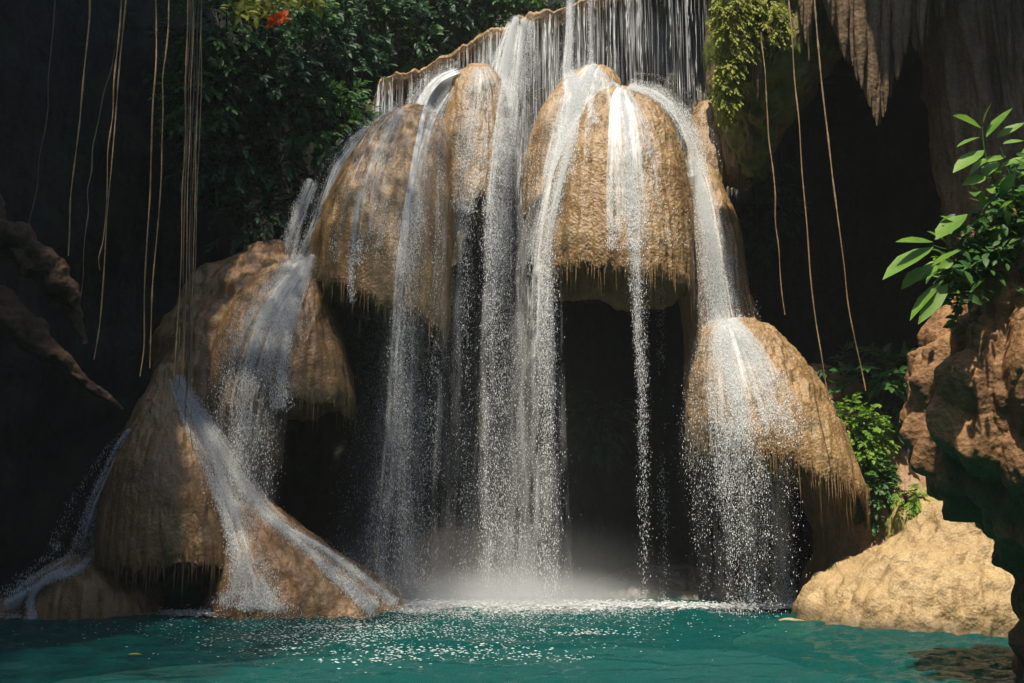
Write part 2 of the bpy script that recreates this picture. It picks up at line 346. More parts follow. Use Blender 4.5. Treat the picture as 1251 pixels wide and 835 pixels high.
def lobe(name, label, rows, mat, cat="rock", nu=240, nv=170, rim=None, rim_lr=None, lumps=0.11, flute=0.045, grain=0.006, gscale=24.0,
         knobs=0.0, kscale=1.6, kst=1.0, seed=1, fringe=0, bvh=True, group=None, kind=None, dir_flute=(4.5, 4.5, 0.22), squash=0.8, ribs=0.03, rib_n=34, jag=0.12, fringe_len=0.30):
    rows = np.asarray(rows, float)
    t = np.linspace(0, len(rows) - 1, nv * 3); R = catmull(rows, t)
    R[:, 0] = np.interp(t, np.arange(len(rows)), rows[:, 0]) if False else R[:, 0]
    R[:, 4] = np.maximum(R[:, 4], 0.03); wd = np.maximum(R[:, 2] - R[:, 1], 1.0)
    c_ = (R[:, 1] + R[:, 2]) / 2; R[:, 1] = c_ - wd / 2; R[:, 2] = c_ + wd / 2
    Yf = R[:, 3] - R[:, 4] * 0.75
    z = at(R[:, 0] * 0 + 625.5, R[:, 0], Yf)[:, 2]
    xl = at(R[:, 1], R[:, 0], R[:, 3])[:, 0]; xr = at(R[:, 2], R[:, 0], R[:, 3])[:, 0]
    prof = np.column_stack([z, (xl + xr) / 2, R[:, 3], (xr - xl) / 2, R[:, 4], t / t[-1]])
    ds = np.sqrt(np.diff(prof[:, 0]) ** 2 + np.diff(prof[:, 3]) ** 2 + np.diff(prof[:, 4]) ** 2); s = np.concatenate([[0], np.cumsum(ds)])
    prof = np.column_stack([np.interp(np.linspace(0, s[-1], nv), s, prof[:, i]) for i in range(6)])
    th = np.linspace(0, 2 * np.pi, nu, endpoint=False); th = th - 0.45 * np.sin(2 * (th)) * 0.0
    # denser at the front (theta = pi/2)
    th = th + 0.55 * np.cos(th)
    ct, sn = np.cos(th), np.sin(th)
    sx = np.sign(ct) * np.abs(ct) ** squash; sy = np.sign(sn) * np.abs(sn) ** squash
    P = np.zeros((nv, nu, 3))
    P[..., 0] = prof[:, 1:2] + prof[:, 3:4] * sx; P[..., 1] = prof[:, 2:3] - prof[:, 4:5] * sy; P[..., 2] = prof[:, 0:1]
    wv = np.clip((prof[:, 5] - 0.45) / 0.55, 0, 1)[:, None] ** 1.5
    if rim_lr is not None:
        ppm = (rows[-1, 3] - rows[-1, 4]) / FPX
        P[..., 2] -= wv * ((rim_lr[0] + rim_lr[1]) / 2 + (rim_lr[1] - rim_lr[0]) / 2 * sx[None]) * ppm
    if rim is not None:
        last = P[-1]; h = rim
        cen = last.mean(0)
        U = []
        for r_, dz in ((0.985, -0.05), (0.95, -0.05), (0.91, 0.12 * h), (0.87, 0.45 * h), (0.78, 0.9 * h), (0.5, 1.2 * h), (0.05, 1.3 * h)):
            q = cen + (last - cen) * r_; q[:, 2] = last[:, 2] + dz; U.append(q)
        U = np.array([last] + U); m = 5
        U = np.concatenate([[U[i] + (U[i + 1] - U[i]) * j / m for j in range(m)] for i in range(len(U) - 1)] + [[U[-1]]])[1:]
        P = np.concatenate([P, U]); 
    nn = P.shape[0]
    n = normals_grid(P, True)
    cc = np.array([prof[:, 1].mean(), prof[:, 2].mean(), 0])
    if (n[nv // 2, nu // 4] * np.array([0, -1, 0])).sum() < 0: n = -n
    d = fbm(P * 0.9, 4, seed) * lumps
    d = d + (1 - np.abs(fbm(P * np.array(dir_flute), 3, seed + 11)) * 2.2) * flute
    if ribs:
        ph = th[None] * rib_n / 2 + fbm(P * np.array([0.9, 0.9, 0.5]), 3, seed + 21) * 5.0
        d = d + ribs * (np.abs(np.sin(ph)) ** 0.8 - 0.6) * (0.6 + 0.8 * fbm(P * 1.1, 2, seed + 22)) * np.linspace(0.1, 1, P.shape[0])[:, None]
    if grain: d = d + (0.5 - worley(P * np.array([gscale, gscale, gscale * 0.7]), seed + 5)) * grain * 2 + fbm(P * 14, 2, seed + 7) * grain * 0.6
    if knobs: d = d + (0.6 - worley(P * np.array([kscale, kscale, kscale * kst]) + fbm(P * 1.5, 2, seed + 3)[..., None] * 0.4, seed + 2)) * knobs
    P = P + n * d[..., None]
    if rim is not None:
        j = fbm(np.stack([P[..., 0] * 5, P[..., 1] * 5, P[..., 2] * 0], -1), 3, seed + 30) * jag + fbm(np.stack([P[..., 0] * 1.3, P[..., 1] * 1.3, P[..., 2] * 0], -1), 2, seed + 33) * 0.2
        ww = np.zeros(nn); ww[:nv] = np.clip((np.arange(nv) / nv - 0.6) / 0.4, 0, 1) ** 2; ww[nv:] = np.linspace(1, 0, nn - nv)
        P[..., 2] -= ww[:, None] * j
    q = gridq(nn, nu, True)
    V = P.reshape(-1, 3)
    caps = [np.arange(nu)]
    if bvh: to_bvh(V, q)
    base = np.array([prof[-1, 1], prof[-1, 2], max(0.0, V[:, 2].min()) if rim is None else V[:, 2].min()])
    top = V[:nu].mean(0); V = np.vstack([V, top[None]])
    tr = np.stack([np.full(nu, len(V) - 1), (np.arange(nu) + 1) % nu, np.arange(nu)], -1)
    if fringe:
        root = tag(empty(name, base), label, cat, group, kind)
        put("rock_body", V, mat, root, quads=q, tris=tr)
        # dripping lime fringe on the rim
        fr = np.arange(nu)[(sn > -0.25)]
        fringe = int(fringe * 1.5); k = rng.choice(fr, fringe); pos = P[nv + 4 - 1, k] + rng.normal(0, 0.025, (fringe, 3))
        pos[:, 2] += 0.10
        ln = fringe_len * rng.gamma(1.6, 0.45, fringe).clip(0.15, 3.0); rd = rng.uniform(0.005, 0.014, fringe)
        V2, T2 = spikes(pos, ln, rd)
        f = put("drip_fringe", V2, mat, root, tris=T2); f["kind"] = "stuff"
        return root
    o = put(name, V, mat, base=base, quads=q, tris=tr)
    return tag(o, label, cat, group, kind)

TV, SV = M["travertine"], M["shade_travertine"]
# upper tier: concave wall below a tan lip
lip = np.array([(440, 150, 19.0), (456, 122, 19.3), (474, 92, 19.6), (505, 81, 19.8), (545, 64, 19.8), (585, 43, 19.6), (612, 33, 19.4), (650, 19, 19.0), (700, -2, 18.7), (760, -26, 18.6), (830, -34, 18.8), (900, -20, 19.3), (960, 0, 20.0)])
t = np.linspace(0, len(lip) - 1, 620); lp = catmull(lip, t); E = at(lp[:, 0], lp[:, 1], lp[:, 2])
rowsU = [(3.2, 0.15), (1.6, 0.10), (0.7, 0.05), (0.2, 0.02), (0.03, -0.02), (-0.05, -0.10), (-0.02, -0.22), (0.14, -0.34), (0.45, -0.5), (0.62, -0.9), (0.66, -1.5), (0.62, -2.2), (0.55, -3.0), (0.45, -3.8), (0.35, -4.6)]
sc_ = fbm(np.stack([np.arange(620) * 0.035, np.zeros(620), np.zeros(620)], -1), 3, 70)
E[:, 1] += sc_ * 0.35; E[:, 2] += np.abs(fbm(np.stack([np.arange(620) * 0.05, np.ones(620), np.zeros(620)], -1), 3, 71)) * 0.14 - 0.04
P = np.array([E + np.array([0, dy, dz]) for dy, dz in rowsU]); mm = 12
P = np.concatenate([[P[i] + (P[i + 1] - P[i]) * j / mm for j in range(mm)] for i in range(len(P) - 1)] + [[P[-1]]])
wz = np.clip((E[None, :, 2] - P[..., 2]) / 0.8, 0, 1)
fl = (1 - np.abs(fbm(np.stack([P[..., 0] * 11, P[..., 1] * 2, P[..., 2] * 0.2], -1), 3, 77)) * 2.4) * 0.09
P[..., 1] -= fl * (0.35 + 0.65 * wz) + fbm(P * 0.8, 3, 78) * 0.2 * wz
P[..., 2] += fbm(P * np.array([3, 3, 3]), 3, 79) * 0.06 * (1 - wz)
nl, nE = P.shape[:2]; qU = gridq(nl, nE); to_bvh(P.reshape(-1, 3), qU)
ledge = tag(empty("rock_ledge", tuple(E[300] - np.array([0, 0, 4.6]))), "long curved wet rock ledge with a fluted wall at the top of the falls", "rock ledge")
cut = 7 * mm + 1
put("ledge_lip", P[:cut].reshape(-1, 3), TV, ledge, quads=gridq(cut, nE))
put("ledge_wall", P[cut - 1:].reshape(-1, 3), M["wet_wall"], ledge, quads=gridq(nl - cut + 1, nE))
k_ = rng.choice(nE, 420); rw = 6 * mm + rng.integers(0, 10, 420); pos = P[rw, k_]; pos[:, 2] += 0.05
V, T = spikes(pos, 0.28 * rng.gamma(1.6, 0.5, 420).clip(0.2, 3), rng.uniform(0.006, 0.016, 420)); put("drip_fringe", V, TV, ledge, tris=T)["kind"] = "stuff"

lobe("travertine_dome", "big tan dome on the left with water down its right flank, under the curved ledge",
     [(126, 492, 510, 17.9, 0.1), (132, 478, 525, 17.9, 0.4), (148, 456, 542, 17.9, 0.75), (175, 438, 550, 17.8, 1.05), (215, 418, 551, 17.7, 1.3), (265, 398, 549, 17.6, 1.45), (310, 386, 547, 17.6, 1.5), (345, 384, 546, 17.6, 1.5)],
     TV, rim=1.0, rim_lr=(-12, 48), seed=1, fringe=260)
lobe("travertine_dome", "narrow tan dome just left of the tall central fall, topmost of the tan domes",
     [(82, 577, 592, 18.7, 0.1), (88, 566, 604, 18.7, 0.4), (105, 551, 614, 18.6, 0.8), (140, 540, 620, 18.5, 1.0), (190, 533, 620, 18.4, 1.1), (240, 533, 612, 18.3, 1.1)],
     TV, rim=0.8, rim_lr=(20, -10), seed=2, fringe=120, nu=180, nv=130)
lobe("travertine_dome", "rounded tan dome veiled in water behind the thin stream at top centre",
     [(80, 718, 738, 18.8, 0.1), (85, 702, 748, 18.9, 0.4), (100, 680, 757, 18.9, 0.75), (135, 657, 758, 18.8, 0.95), (180, 645, 756, 18.7, 1.05), (240, 642, 755, 18.6, 1.05)],
     TV, rim=0.8, seed=3, nu=200, nv=140, fringe=100)
lobe("travertine_dome", "large sunlit beehive dome with grainy front, the central one right of the main fall",
     [(106, 752, 766, 17.7, 0.1), (110, 738, 780, 17.7, 0.4), (122, 720, 797, 17.6, 0.75), (148, 700, 815, 17.5, 1.1), (185, 684, 829, 17.4, 1.35), (235, 672, 838, 17.35, 1.5), (285, 666, 842, 17.3, 1.6), (322, 664, 842, 17.3, 1.6)],
     TV, rim=1.2, rim_lr=(-2, 14), seed=4, fringe=320, grain=0.009, gscale=24, nu=330, nv=230)
lobe("travertine_dome", "small rounded tan knob beside the mossy overhang, right of the beehive dome",
     [(126, 858, 868, 18.5, 0.1), (132, 850, 878, 18.5, 0.3), (150, 843, 887, 18.4, 0.5), (185, 842, 888, 18.3, 0.6), (225, 846, 884, 18.2, 0.6), (245, 850, 882, 18.2, 0.55)],
     TV, rim=0.5, seed=5, nu=120, nv=90, fringe=50)
lobe("travertine_slope", "steep smooth brown slope under the spray on the right, above the lowest dome",
     [(190, 838, 858, 17.9, 0.15), (198, 828, 868, 17.9, 0.4), (230, 824, 880, 17.8, 0.8), (280, 826, 898, 17.7, 1.0), (340, 832, 910, 17.7, 1.0), (400, 838, 922, 17.7, 1.0), (460, 842, 925, 17.7, 1.0)],
     TV, rim=0.5, seed=6, nu=180, nv=140)
lobe("travertine_dome", "broad golden dome low on the right with water dripping off its sloping rim",
     [(388, 880, 900, 16.9, 0.1), (393, 862, 926, 16.9, 0.45), (410, 850, 950, 16.8, 0.9), (445, 843, 980, 16.7, 1.2), (490, 841, 1006, 16.6, 1.4), (535, 843, 1028, 16.5, 1.5), (574, 846, 1046, 16.5, 1.55)],
     TV, rim=1.2, rim_lr=(-42, 30), seed=7, fringe=420, grain=0.008, gscale=24, nu=330, nv=230, fringe_len=0.32)
lobe("rock_slope", "dim brown rock slope running down behind the ivy to the pale rock",
     [(448, 965, 1005, 18.2, 0.2), (470, 955, 1045, 18.2, 0.7), (510, 955, 1090, 18.1, 1.1), (560, 965, 1145, 18.0, 1.4), (610, 985, 1190, 17.6, 1.6), (680, 1000, 1240, 17.2, 1.7), (770, 1000, 1280, 17.0, 1.8)],
     SV, seed=8, lumps=0.25, cat="rock")
lobe("pale_rock", "pale sunlit rock sloping into the pool at the right bank",
     [(614, 1180, 1198, 14.6, 0.1), (620, 1160, 1215, 14.6, 0.35), (640, 1134, 1262, 14.6, 0.7), (665, 1105, 1300, 14.6, 0.95), (692, 1055, 1330, 14.6, 1.15), (718, 1016, 1350, 14.6, 1.35), (742, 998, 1360, 14.6, 1.5), (775, 985, 1368, 14.6, 1.65), (830, 970, 1375, 14.6, 1.8)],
     M["pale_travertine"], seed=9, lumps=0.30, flute=0.06, grain=0.008, knobs=0.07, kscale=4, kst=0.6, ribs=0.09, rib_n=36, nu=380, nv=260, dir_flute=(2.6, 2.6, 0.9))
lobe("yellow_boulder", "mossy yellowish boulder behind the pale rock, below the ivy",
     [(596, 1114, 1128, 15.6, 0.1), (601, 1104, 1142, 15.6, 0.3), (618, 1094, 1160, 15.6, 0.5), (645, 1088, 1172, 15.5, 0.65), (690, 1084, 1180, 15.5, 0.7), (750, 1080, 1180, 15.5, 0.7)],
     M["yellow_rock"], seed=10, lumps=0.2, knobs=0.14, kscale=3, nu=170, nv=110)
lobe("nodular_rock", "dark brown knobbly rock overhanging the right edge in the foreground",
     [(250, 1240, 1275, 9.6, 0.1), (262, 1222, 1310, 9.6, 0.35), (300, 1200, 1360, 9.6, 0.65), (350, 1176, 1410, 9.6, 0.85), (400, 1156, 1440, 9.6, 1.0), (450, 1136, 1465, 9.6, 1.1), (500, 1132, 1480, 9.6, 1.15), (550, 1143, 1480, 9.6, 1.1), (600, 1182, 1480, 9.6, 1.0), (650, 1226, 1480, 9.6, 0.75), (700, 1258, 1470, 9.8, 0.55), (760, 1266, 1460, 9.9, 0.45), (880, 1266, 1460, 9.9, 0.45)],
     M["brown_rock"], seed=12, lumps=0.10, knobs=0.40, kscale=3.4, kst=0.5, flute=0.05, grain=0.012, gscale=18, ribs=0.05, rib_n=40, nu=460, nv=420, dir_flute=(5, 5, 1.6))
lobe("rock_shelf", "dim brown shelf of rock high on the left below the dark shrubs",
     [(300, 322, 345, 18.2, 0.15), (308, 298, 362, 18.2, 0.5), (328, 256, 380, 18.1, 0.9), (358, 224, 392, 18.0, 1.1), (398, 206, 398, 17.9, 1.2), (450, 198, 400, 17.8, 1.2)],
     SV, rim=0.6, seed=13, lumps=0.35, nu=200, nv=120)
lobe("travertine_dome", "tan dome on the left with a forked stream over its crown and a dripping rim",
     [(322, 348, 366, 17.2, 0.1), (328, 332, 382, 17.2, 0.4), (345, 308, 397, 17.1, 0.75), (380, 284, 410, 17.0, 1.0), (425, 268, 423, 16.9, 1.15), (465, 260, 428, 16.9, 1.2), (488, 260, 428, 16.9, 1.2)],
     SV, rim=0.9, rim_lr=(10, 0), seed=14, fringe=240)
lobe("rock_shelf", "lower dim shelf at far left, stepping down toward the lower mound",
     [(366, 255, 290, 17.3, 0.15), (374, 228, 315, 17.3, 0.5), (400, 212, 335, 17.2, 0.9), (445, 202, 340, 17.1, 1.0), (500, 190, 340, 17.0, 1.0), (560, 185, 330, 17.0, 1.0)],
     SV, rim=0.6, seed=15, lumps=0.3, nu=180, nv=120)
lobe("travertine_mound", "tall brown mound at lower left with a narrow neck, between two streams",
     [(446, 200, 212, 15.9, 0.08), (452, 190, 219, 15.9, 0.22), (475, 184, 224, 15.9, 0.32), (505, 172, 238, 15.8, 0.5), (545, 155, 258, 15.7, 0.75), (600, 140, 276, 15.6, 0.95), (650, 132, 288, 15.6, 1.05), (685, 134, 292, 15.6, 1.05)],
     SV, rim=0.8, rim_lr=(-10, 8), seed=46, fringe=240)
lobe("travertine_mound", "low brown mound standing in the pool, right of the lower left streams",
     [(588, 250, 275, 16.3, 0.15), (598, 246, 305, 16.3, 0.4), (625, 250, 345, 16.2, 0.7), (655, 255, 385, 16.1, 0.85), (690, 260, 425, 16.0, 1.0), (720, 262, 462, 15.95, 1.1), (748, 262, 490, 15.9, 1.15), (790, 255, 510, 15.9, 1.2)],
     SV, seed=17)
lobe("boulder", "rounded dark boulder at lower left with a stream parting over it",
     [(686, 90, 118, 15.4, 0.1), (691, 74, 140, 15.4, 0.35), (704, 55, 165, 15.4, 0.55), (725, 43, 184, 15.4, 0.7), (748, 36, 194, 15.4, 0.75), (790, 30, 200, 15.4, 0.8)],
     SV, seed=18, nu=160, nv=90)
lobe("boulder", "small boulder at the water's edge in the far left corner",
     [(731, -20, 6, 15.2, 0.1), (736, -35, 20, 15.2, 0.3), (750, -50, 30, 15.2, 0.45), (790, -60, 36, 15.2, 0.5)],
     SV, seed=19, nu=110, nv=60)
lobe("boulder", "dim rounded rock deep behind the central falls near the water",
     [(648, 545, 565, 20.8, 0.15), (655, 520, 590, 20.8, 0.5), (680, 495, 625, 20.7, 0.7), (715, 480, 650, 20.6, 0.9), (770, 470, 660, 20.6, 1.0)],
     SV, seed=20, nu=120, nv=80)

lobe("boulder", "dark low boulder added to hide sunlit water behind the right drips of the beehive dome",
     [(694, 790, 830, 18.6, 0.2), (700, 760, 865, 18.6, 0.5), (718, 725, 905, 18.5, 0.8), (745, 700, 930, 18.4, 0.9), (770, 690, 945, 18.4, 0.9)], M["wet_wall"], seed=29, nu=120, nv=60, bvh=False)  # added to cover the patch of sunlit water behind the falls

# overhang and stalactites at the upper right
lobe("mossy_overhang", "bulging mossy rock overhang at the right end of the ledge",
     [(-110, 880, 1040, 17.0, 1.3), (-60, 872, 1040, 17.0, 1.4), (0, 872, 1025, 17.0, 1.4), (50, 876, 1000, 17.0, 1.3), (100, 884, 972, 17.0, 1.1), (150, 893, 950, 17.1, 0.7), (195, 905, 935, 17.2, 0.3), (215, 914, 926, 17.2, 0.1)],
     M["overhang"], cat="rock", seed=22, lumps=0.3, flute=0.16, nu=200, nv=160, bvh=False, fringe=0)
stal = "stalactites under the cave ceiling"
def stalactite(label, prof, Y, depth, n, seed, rad=(0.05, 0.13)):
    """a hanging curtain: a fluted core with many tapering tips that follow the lower outline prof = [(px x, px y)...]"""
    r_ = np.random.default_rng(seed); prof = np.asarray(prof, float); x0, x1 = prof[0, 0], prof[-1, 0]
    root = tag(empty("stalactite", at((x0 + x1) / 2, prof[:, 1].max(), Y)), label, "stalactite", "stalactites under the cave ceiling")
    xs_ = x0 + (x1 - x0) * (np.arange(n) + r_.uniform(0, 1, n)) / n; VV = []; QQ = []; off = 0
    cx = prof[prof[:, 1].argmax(), 0]
    for x in xs_:
        yb = np.interp(x, prof[:, 0], prof[:, 1]) - abs(r_.normal(0, 7)); Yk = Y + r_.uniform(-1, 1) * depth * 0.9 * min(1, 0.3 + abs(x - cx) / (x1 - x0) * 2)
        xt = x + (x - cx) * 0.25; ra = r_.uniform(*rad)
        tip = at(x, yb, Yk); topp = at(xt, -130, Yk); topp[2] = max(topp[2], 11.6); mid = tip + np.array([0, 0, 0.5 + 0.2 * r_.uniform()]); mid[0] += (topp[0] - tip[0]) * 0.15
        v_, q_ = tube([topp, (topp + mid) / 2, mid, tip], [ra * 1.8, ra * 1.4, ra * 0.8, 0.008], nu=16, n=70, amp=0.22, seed=seed + int(x), freq=4)
        VV.append(v_); QQ.append(q_ + off); off += len(v_)
    put("hanging_tips", np.vstack(VV), M["stalactite"], root, quads=np.vstack(QQ))
    return root
stalactite("big ragged stalactite curtain tapering to a long point at upper right", [(1008, 12), (1022, 48), (1036, 86), (1050, 104), (1062, 134), (1076, 166), (1084, 128), (1094, 108), (1106, 66), (1124, 62), (1140, 30), (1166, 18)], 14.8, 0.5, 46, 24)
stalactite("short slim stalactite beside the hanging vines", [(976, 8), (984, 60), (988, 82), (992, 50), (1002, 6)], 15.4, 0.15, 7, 25, (0.03, 0.06))
stalactite("tiny pointed stalactite under the mossy overhang", [(912, 88), (921, 112), (926, 138), (930, 108)], 15.6, 0.1, 5, 26, (0.02, 0.045))
lobe("rock_column", "dim wide hanging rock column behind the leafy plant at right",
     [(-120, 1140, 1340, 15.6, 1.2), (0, 1146, 1330, 15.6, 1.1), (90, 1158, 1320, 15.6, 1.0), (180, 1168, 1310, 15.6, 0.9), (280, 1182, 1300, 15.6, 0.7), (360, 1200, 1290, 15.6, 0.4), (400, 1225, 1270, 15.6, 0.1)],
     M["stalactite"], seed=27, lumps=0.25, flute=0.25, grain=0.01, nu=220, nv=150, bvh=False, cat="rock column", dir_flute=(5, 5, 0.35))
lobe("hanging_rock", "fluted brown rock curtain hanging in the shade under the mossy overhang",
     [(110, 885, 940, 17.6, 0.5), (150, 884, 935, 17.6, 0.5), (185, 888, 928, 17.6, 0.45), (205, 893, 920, 17.6, 0.3)],
     M["stalactite"], seed=28, rim=0.3, lumps=0.1, flute=0.12, nu=110, nv=80, fringe=80, bvh=False, cat="rock")

# root and log shapes at the far left
for lab, pth, rad, sd in (
    ("thick brown root crossing the dark left edge, the upper one", [(-60, 215), (-10, 285), (30, 310), (62, 335), (88, 372), (105, 420)], [0.34, 0.27, 0.20, 0.18, 0.13, 0.05], 51),
    ("dim gnarled root sloping down below the thicker root at left", [(-60, 330), (0, 375), (45, 420), (90, 455), (130, 485), (150, 500)], [0.22, 0.18, 0.14, 0.10, 0.06, 0.02], 52)):
    V, Q = tube([at(x, y, 11.5 + k * 0.1) for k, (x, y) in enumerate(pth)], rad, nu=60, n=200, amp=0.5, seed=sd, freq=3.5)
    tag(put("root", V, M["bark"], quads=Q), lab, "root")

# ------------------------------------------------------------------ water
BVH = BVHTree.FromPolygons([Vector(v) for v in np.vstack(ROCKV)], [tuple(int(i) for i in f) for f in np.vstack(ROCKF)])
def octas(pos, r, el):
    n = len(pos); c, q = 0.5, 0.866
    U = np.array([[1, 0, 0], [-c, q, 0], [-c, -q, 0], [0, 0, 1], [0, 0, -1]], float)
    a = rng.uniform(0, 6.28, n); ca, sa = np.cos(a)[:, None], np.sin(a)[:, None]
    V = np.zeros((n, 5, 3)); V[:, :, 0] = ca * U[None, :, 0] - sa * U[None, :, 1]; V[:, :, 1] = sa * U[None, :, 0] + ca * U[None, :, 1]; V[:, :, 2] = U[None, :, 2] * el[:, None]
    V = V * r[:, None, None] + pos[:, None]
    F = np.array([[0, 1, 3], [1, 2, 3], [2, 0, 3], [1, 0, 4], [2, 1, 4], [0, 2, 4]])
    return V.reshape(-1, 3), (F[None] + (np.arange(n) * 5)[:, None, None]).reshape(-1, 3)

DROPS = 5.6
def stream(label, path, Y0=18.0, drift=0.0, ndrop=3000, dens=0.75, film=True, drop_r=(0.0021, 0.0085), el=(1.2, 4.5), spread=0.08, seed=1, name="waterfall", cat="waterfall",
           fall_from=None, group=None, clump=0.5, wide=False, veil=0, wk=1.0):
    """water following the rock it runs on, then falling free; path = (px x, px y, half width px)"""
    path = np.asarray(path, float); ns, ntt = 150, (41 if wide else 21)
    t = np.linspace(0, len(path) - 1, ns); p = catmull(path, t)
    d = np.gradient(p[:, :2], axis=0); d /= np.linalg.norm(d, axis=1, keepdims=True)
    perp = np.stack([d[:, 1], -d[:, 0]], -1)
    tt = np.linspace(-1, 1, ntt)
    px = p[:, None, 0] + perp[:, None, 0] * tt[None] * p[:, None, 2] * wk; py = p[:, None, 1] + perp[:, None, 1] * tt[None] * p[:, None, 2] * wk
    D = at(px, py, np.full(px.shape, 1.0)) - CAM
    Y = np.full(px.shape, np.nan); o = Vector(CAM)
    for i in range(ns):
        for j in range(ntt):
            h = BVH.ray_cast(o, Vector(D[i, j]))
            if h[0] is not None: Y[i, j] = h[0].y
    for j in range(ntt):
        cur = Y0
        for i in range(ns):
            h_ = Y[i, j]
            if i == 0: cur = h_ if (not np.isnan(h_) and Y0 - 0.9 < h_ < Y0 + 0.6) else Y0
            elif not np.isnan(h_) and cur - 0.7 < h_ < cur: cur = h_
            Y[i, j] = cur
    # smooth sideways and lengthways, staying in front of the rock
    Z = Y.copy()
    for _ in range(3):
        Zp = np.pad(Z, ((1, 1), (1, 1)), mode='edge')
        Z = (Zp[1:-1, :-2] + Zp[1:-1, 2:] + Zp[:-2, 1:-1] + Zp[2:, 1:-1] + 2 * Z) / 6
    Y = np.minimum(Z, Y + 0.02) - 0.05 
    if drift:
        f0 = fall_from if fall_from is not None else 0.0
        s = np.clip((np.linspace(0, 1, ns) - f0) / (1 - f0), 0, 1)
        Y = Y - (drift * s ** 1.3)[:, None]
    P = at(px, py, Y)
    P[..., 2] = np.maximum(P[..., 2], 0.01)
    vlen = np.concatenate([[0], np.cumsum(np.linalg.norm(np.diff(P[:, ntt // 2], axis=0), axis=1))])
    half = p[:, 2] * wk * Y[:, ntt // 2] / FPX
    uv = np.stack(np.broadcast_arrays(tt[None] * half.mean() + 3.7 * seed, -vlen[:, None] + 1.3 * seed), -1)
    edge = (1 - np.abs(tt) ** 1.7)[None] * np.clip(np.minimum(np.arange(ns) / 6.0, 1), 0, 1)[:, None]
    dn = dens if np.ndim(dens) == 0 else np.interp(t, np.arange(len(path)), dens)[:, None]
    A = edge * dn * 1.22
    root = tag(empty(name, P[-1, ntt // 2]), label, cat, group)
    if film:
        put("water_sheet", P.reshape(-1, 3), M["film"], root, quads=gridq(ns, ntt), uv=uv.reshape(-1, 2), dens=A.reshape(-1))
    if veil:
        P2 = P.copy(); P2[..., 0] += (tt * 0.25 * half[:, None]); P2[..., 1] += 0.06
        A2 = (1 - np.abs(tt) ** 2)[None] * np.interp(np.linspace(0, 1, ns), [0, 0.15, 0.4, 0.8, 1], [0, 0.35, 1, 0.8, 0.9])[:, None] * veil
        put("spray_veil", P2.reshape(-1, 3), M["veil"], root, quads=gridq(ns, ntt), uv=uv.reshape(-1, 2), dens=A2.reshape(-1))
    # drops: clumped along the flow
    ndrop = int(ndrop * DROPS); n0 = ndrop * 4
    r_ = np.random.default_rng(seed * 13 + 5)
    si = r_.uniform(0, 1, n0); u = np.clip(r_.normal(0, 0.45, n0), -1.3, 1.3)
    rdg = 1 - 3.0 * np.abs(fbm(np.column_stack([u * 4.5 * (half.mean() / 0.5) + 9, si * vlen[-1] * 2.2, np.full(n0, seed * 2.3)]), 3, seed + 50))
    strand = fbm(np.column_stack([u * 5.5 * (half.mean() / 0.5) + seed, si * vlen[-1] * 0.18, np.full(n0, seed * 3.1)]), 3, seed + 80)
    wgt = 0.30 + 1.8 * strand + 0.4 * rdg * si + 1.5 * clump * fbm(np.column_stack([u * 3 * (half.mean() / 0.5) + seed, si * vlen[-1] * 1.1, np.full(n0, seed * 1.7)]), 4, seed)
    wgt = np.clip(wgt, 0.02, 1) ** 1.5 
    pd = np.full(ns, dens) if np.ndim(dens) == 0 else np.interp(t, np.arange(len(path)), dens)
    wgt = wgt * (0.12 + np.interp(si, np.linspace(0, 1, ns), pd)) 
    wgt = np.clip(wgt, 1e-4, None)
    k = np.argsort(r_.uniform(0, 1, n0) / wgt)[:ndrop]; si, u = si[k], u[k]
    fi = si * (ns - 1); i0 = np.clip(fi.astype(int), 0, ns - 2); fj = (np.clip(u, -1, 1) + 1) / 2 * (ntt - 1); j0 = np.clip(fj.astype(int), 0, ntt - 2)
    a = (fi - i0)[:, None]; b_ = (fj - j0)[:, None]
    pos = (P[i0, j0] * (1 - a) + P[i0 + 1, j0] * a) * (1 - b_) + (P[i0, j0 + 1] * (1 - a) + P[i0 + 1, j0 + 1] * a) * b_
    pos[:, 0] += (u - np.clip(u, -1, 1)) * half[i0]
    grow = 0.25 + si
    pos += r_.normal(0, spread, pos.shape) * grow[:, None] * np.array([0.6, 1.0, 0.5])
    pos[:, 1] -= np.abs(r_.normal(0, 0.04, len(pos)))
    pos[:, 2] = np.maximum(pos[:, 2], 0.02)
    rr = drop_r[0] + (drop_r[1] - drop_r[0]) * r_.uniform(0, 1, len(pos)) ** 4 * (0.35 + 0.65 * si); ee = r_.uniform(el[0], el[1], len(pos))
    V, T = octas(pos, rr, ee)
    sp = put("spray", V, M["spray"], root, tris=T); sp["kind"] = "stuff"
    return P

stream("tall main fall dropping from the ledge to the pool in the centre", [(634, 24, 17), (626, 60, 25), (619, 110, 35), (612, 170, 42), (606, 250, 44), (604, 350, 45), (603, 500, 48), (604, 650, 54), (606, 748, 60)],
       Y0=19.2, drift=0.55, fall_from=0.3, ndrop=16000, dens=[0.95, 0.85, 0.75, 0.65, 0.55, 0.4, 0.25, 0.2, 0.2], spread=0.14, seed=1, wk=1.05, veil=0.42)
stream("stream down the left shoulder of the beehive dome, dropping beside the main fall", [(697, -14, 7), (695, 50, 8), (693, 84, 11), (700, 112, 24), (694, 150, 26), (684, 195, 24), (672, 245, 22), (661, 310, 24), (657, 400, 30), (656, 550, 34), (656, 748, 42)],
       Y0=18.6, drift=0.3, fall_from=0.6, ndrop=12000, dens=[0.8, 0.8, 0.8, 0.75, 0.8, 0.9, 0.8, 0.6, 0.38, 0.25, 0.2], spread=0.12, seed=2, veil=0.4)
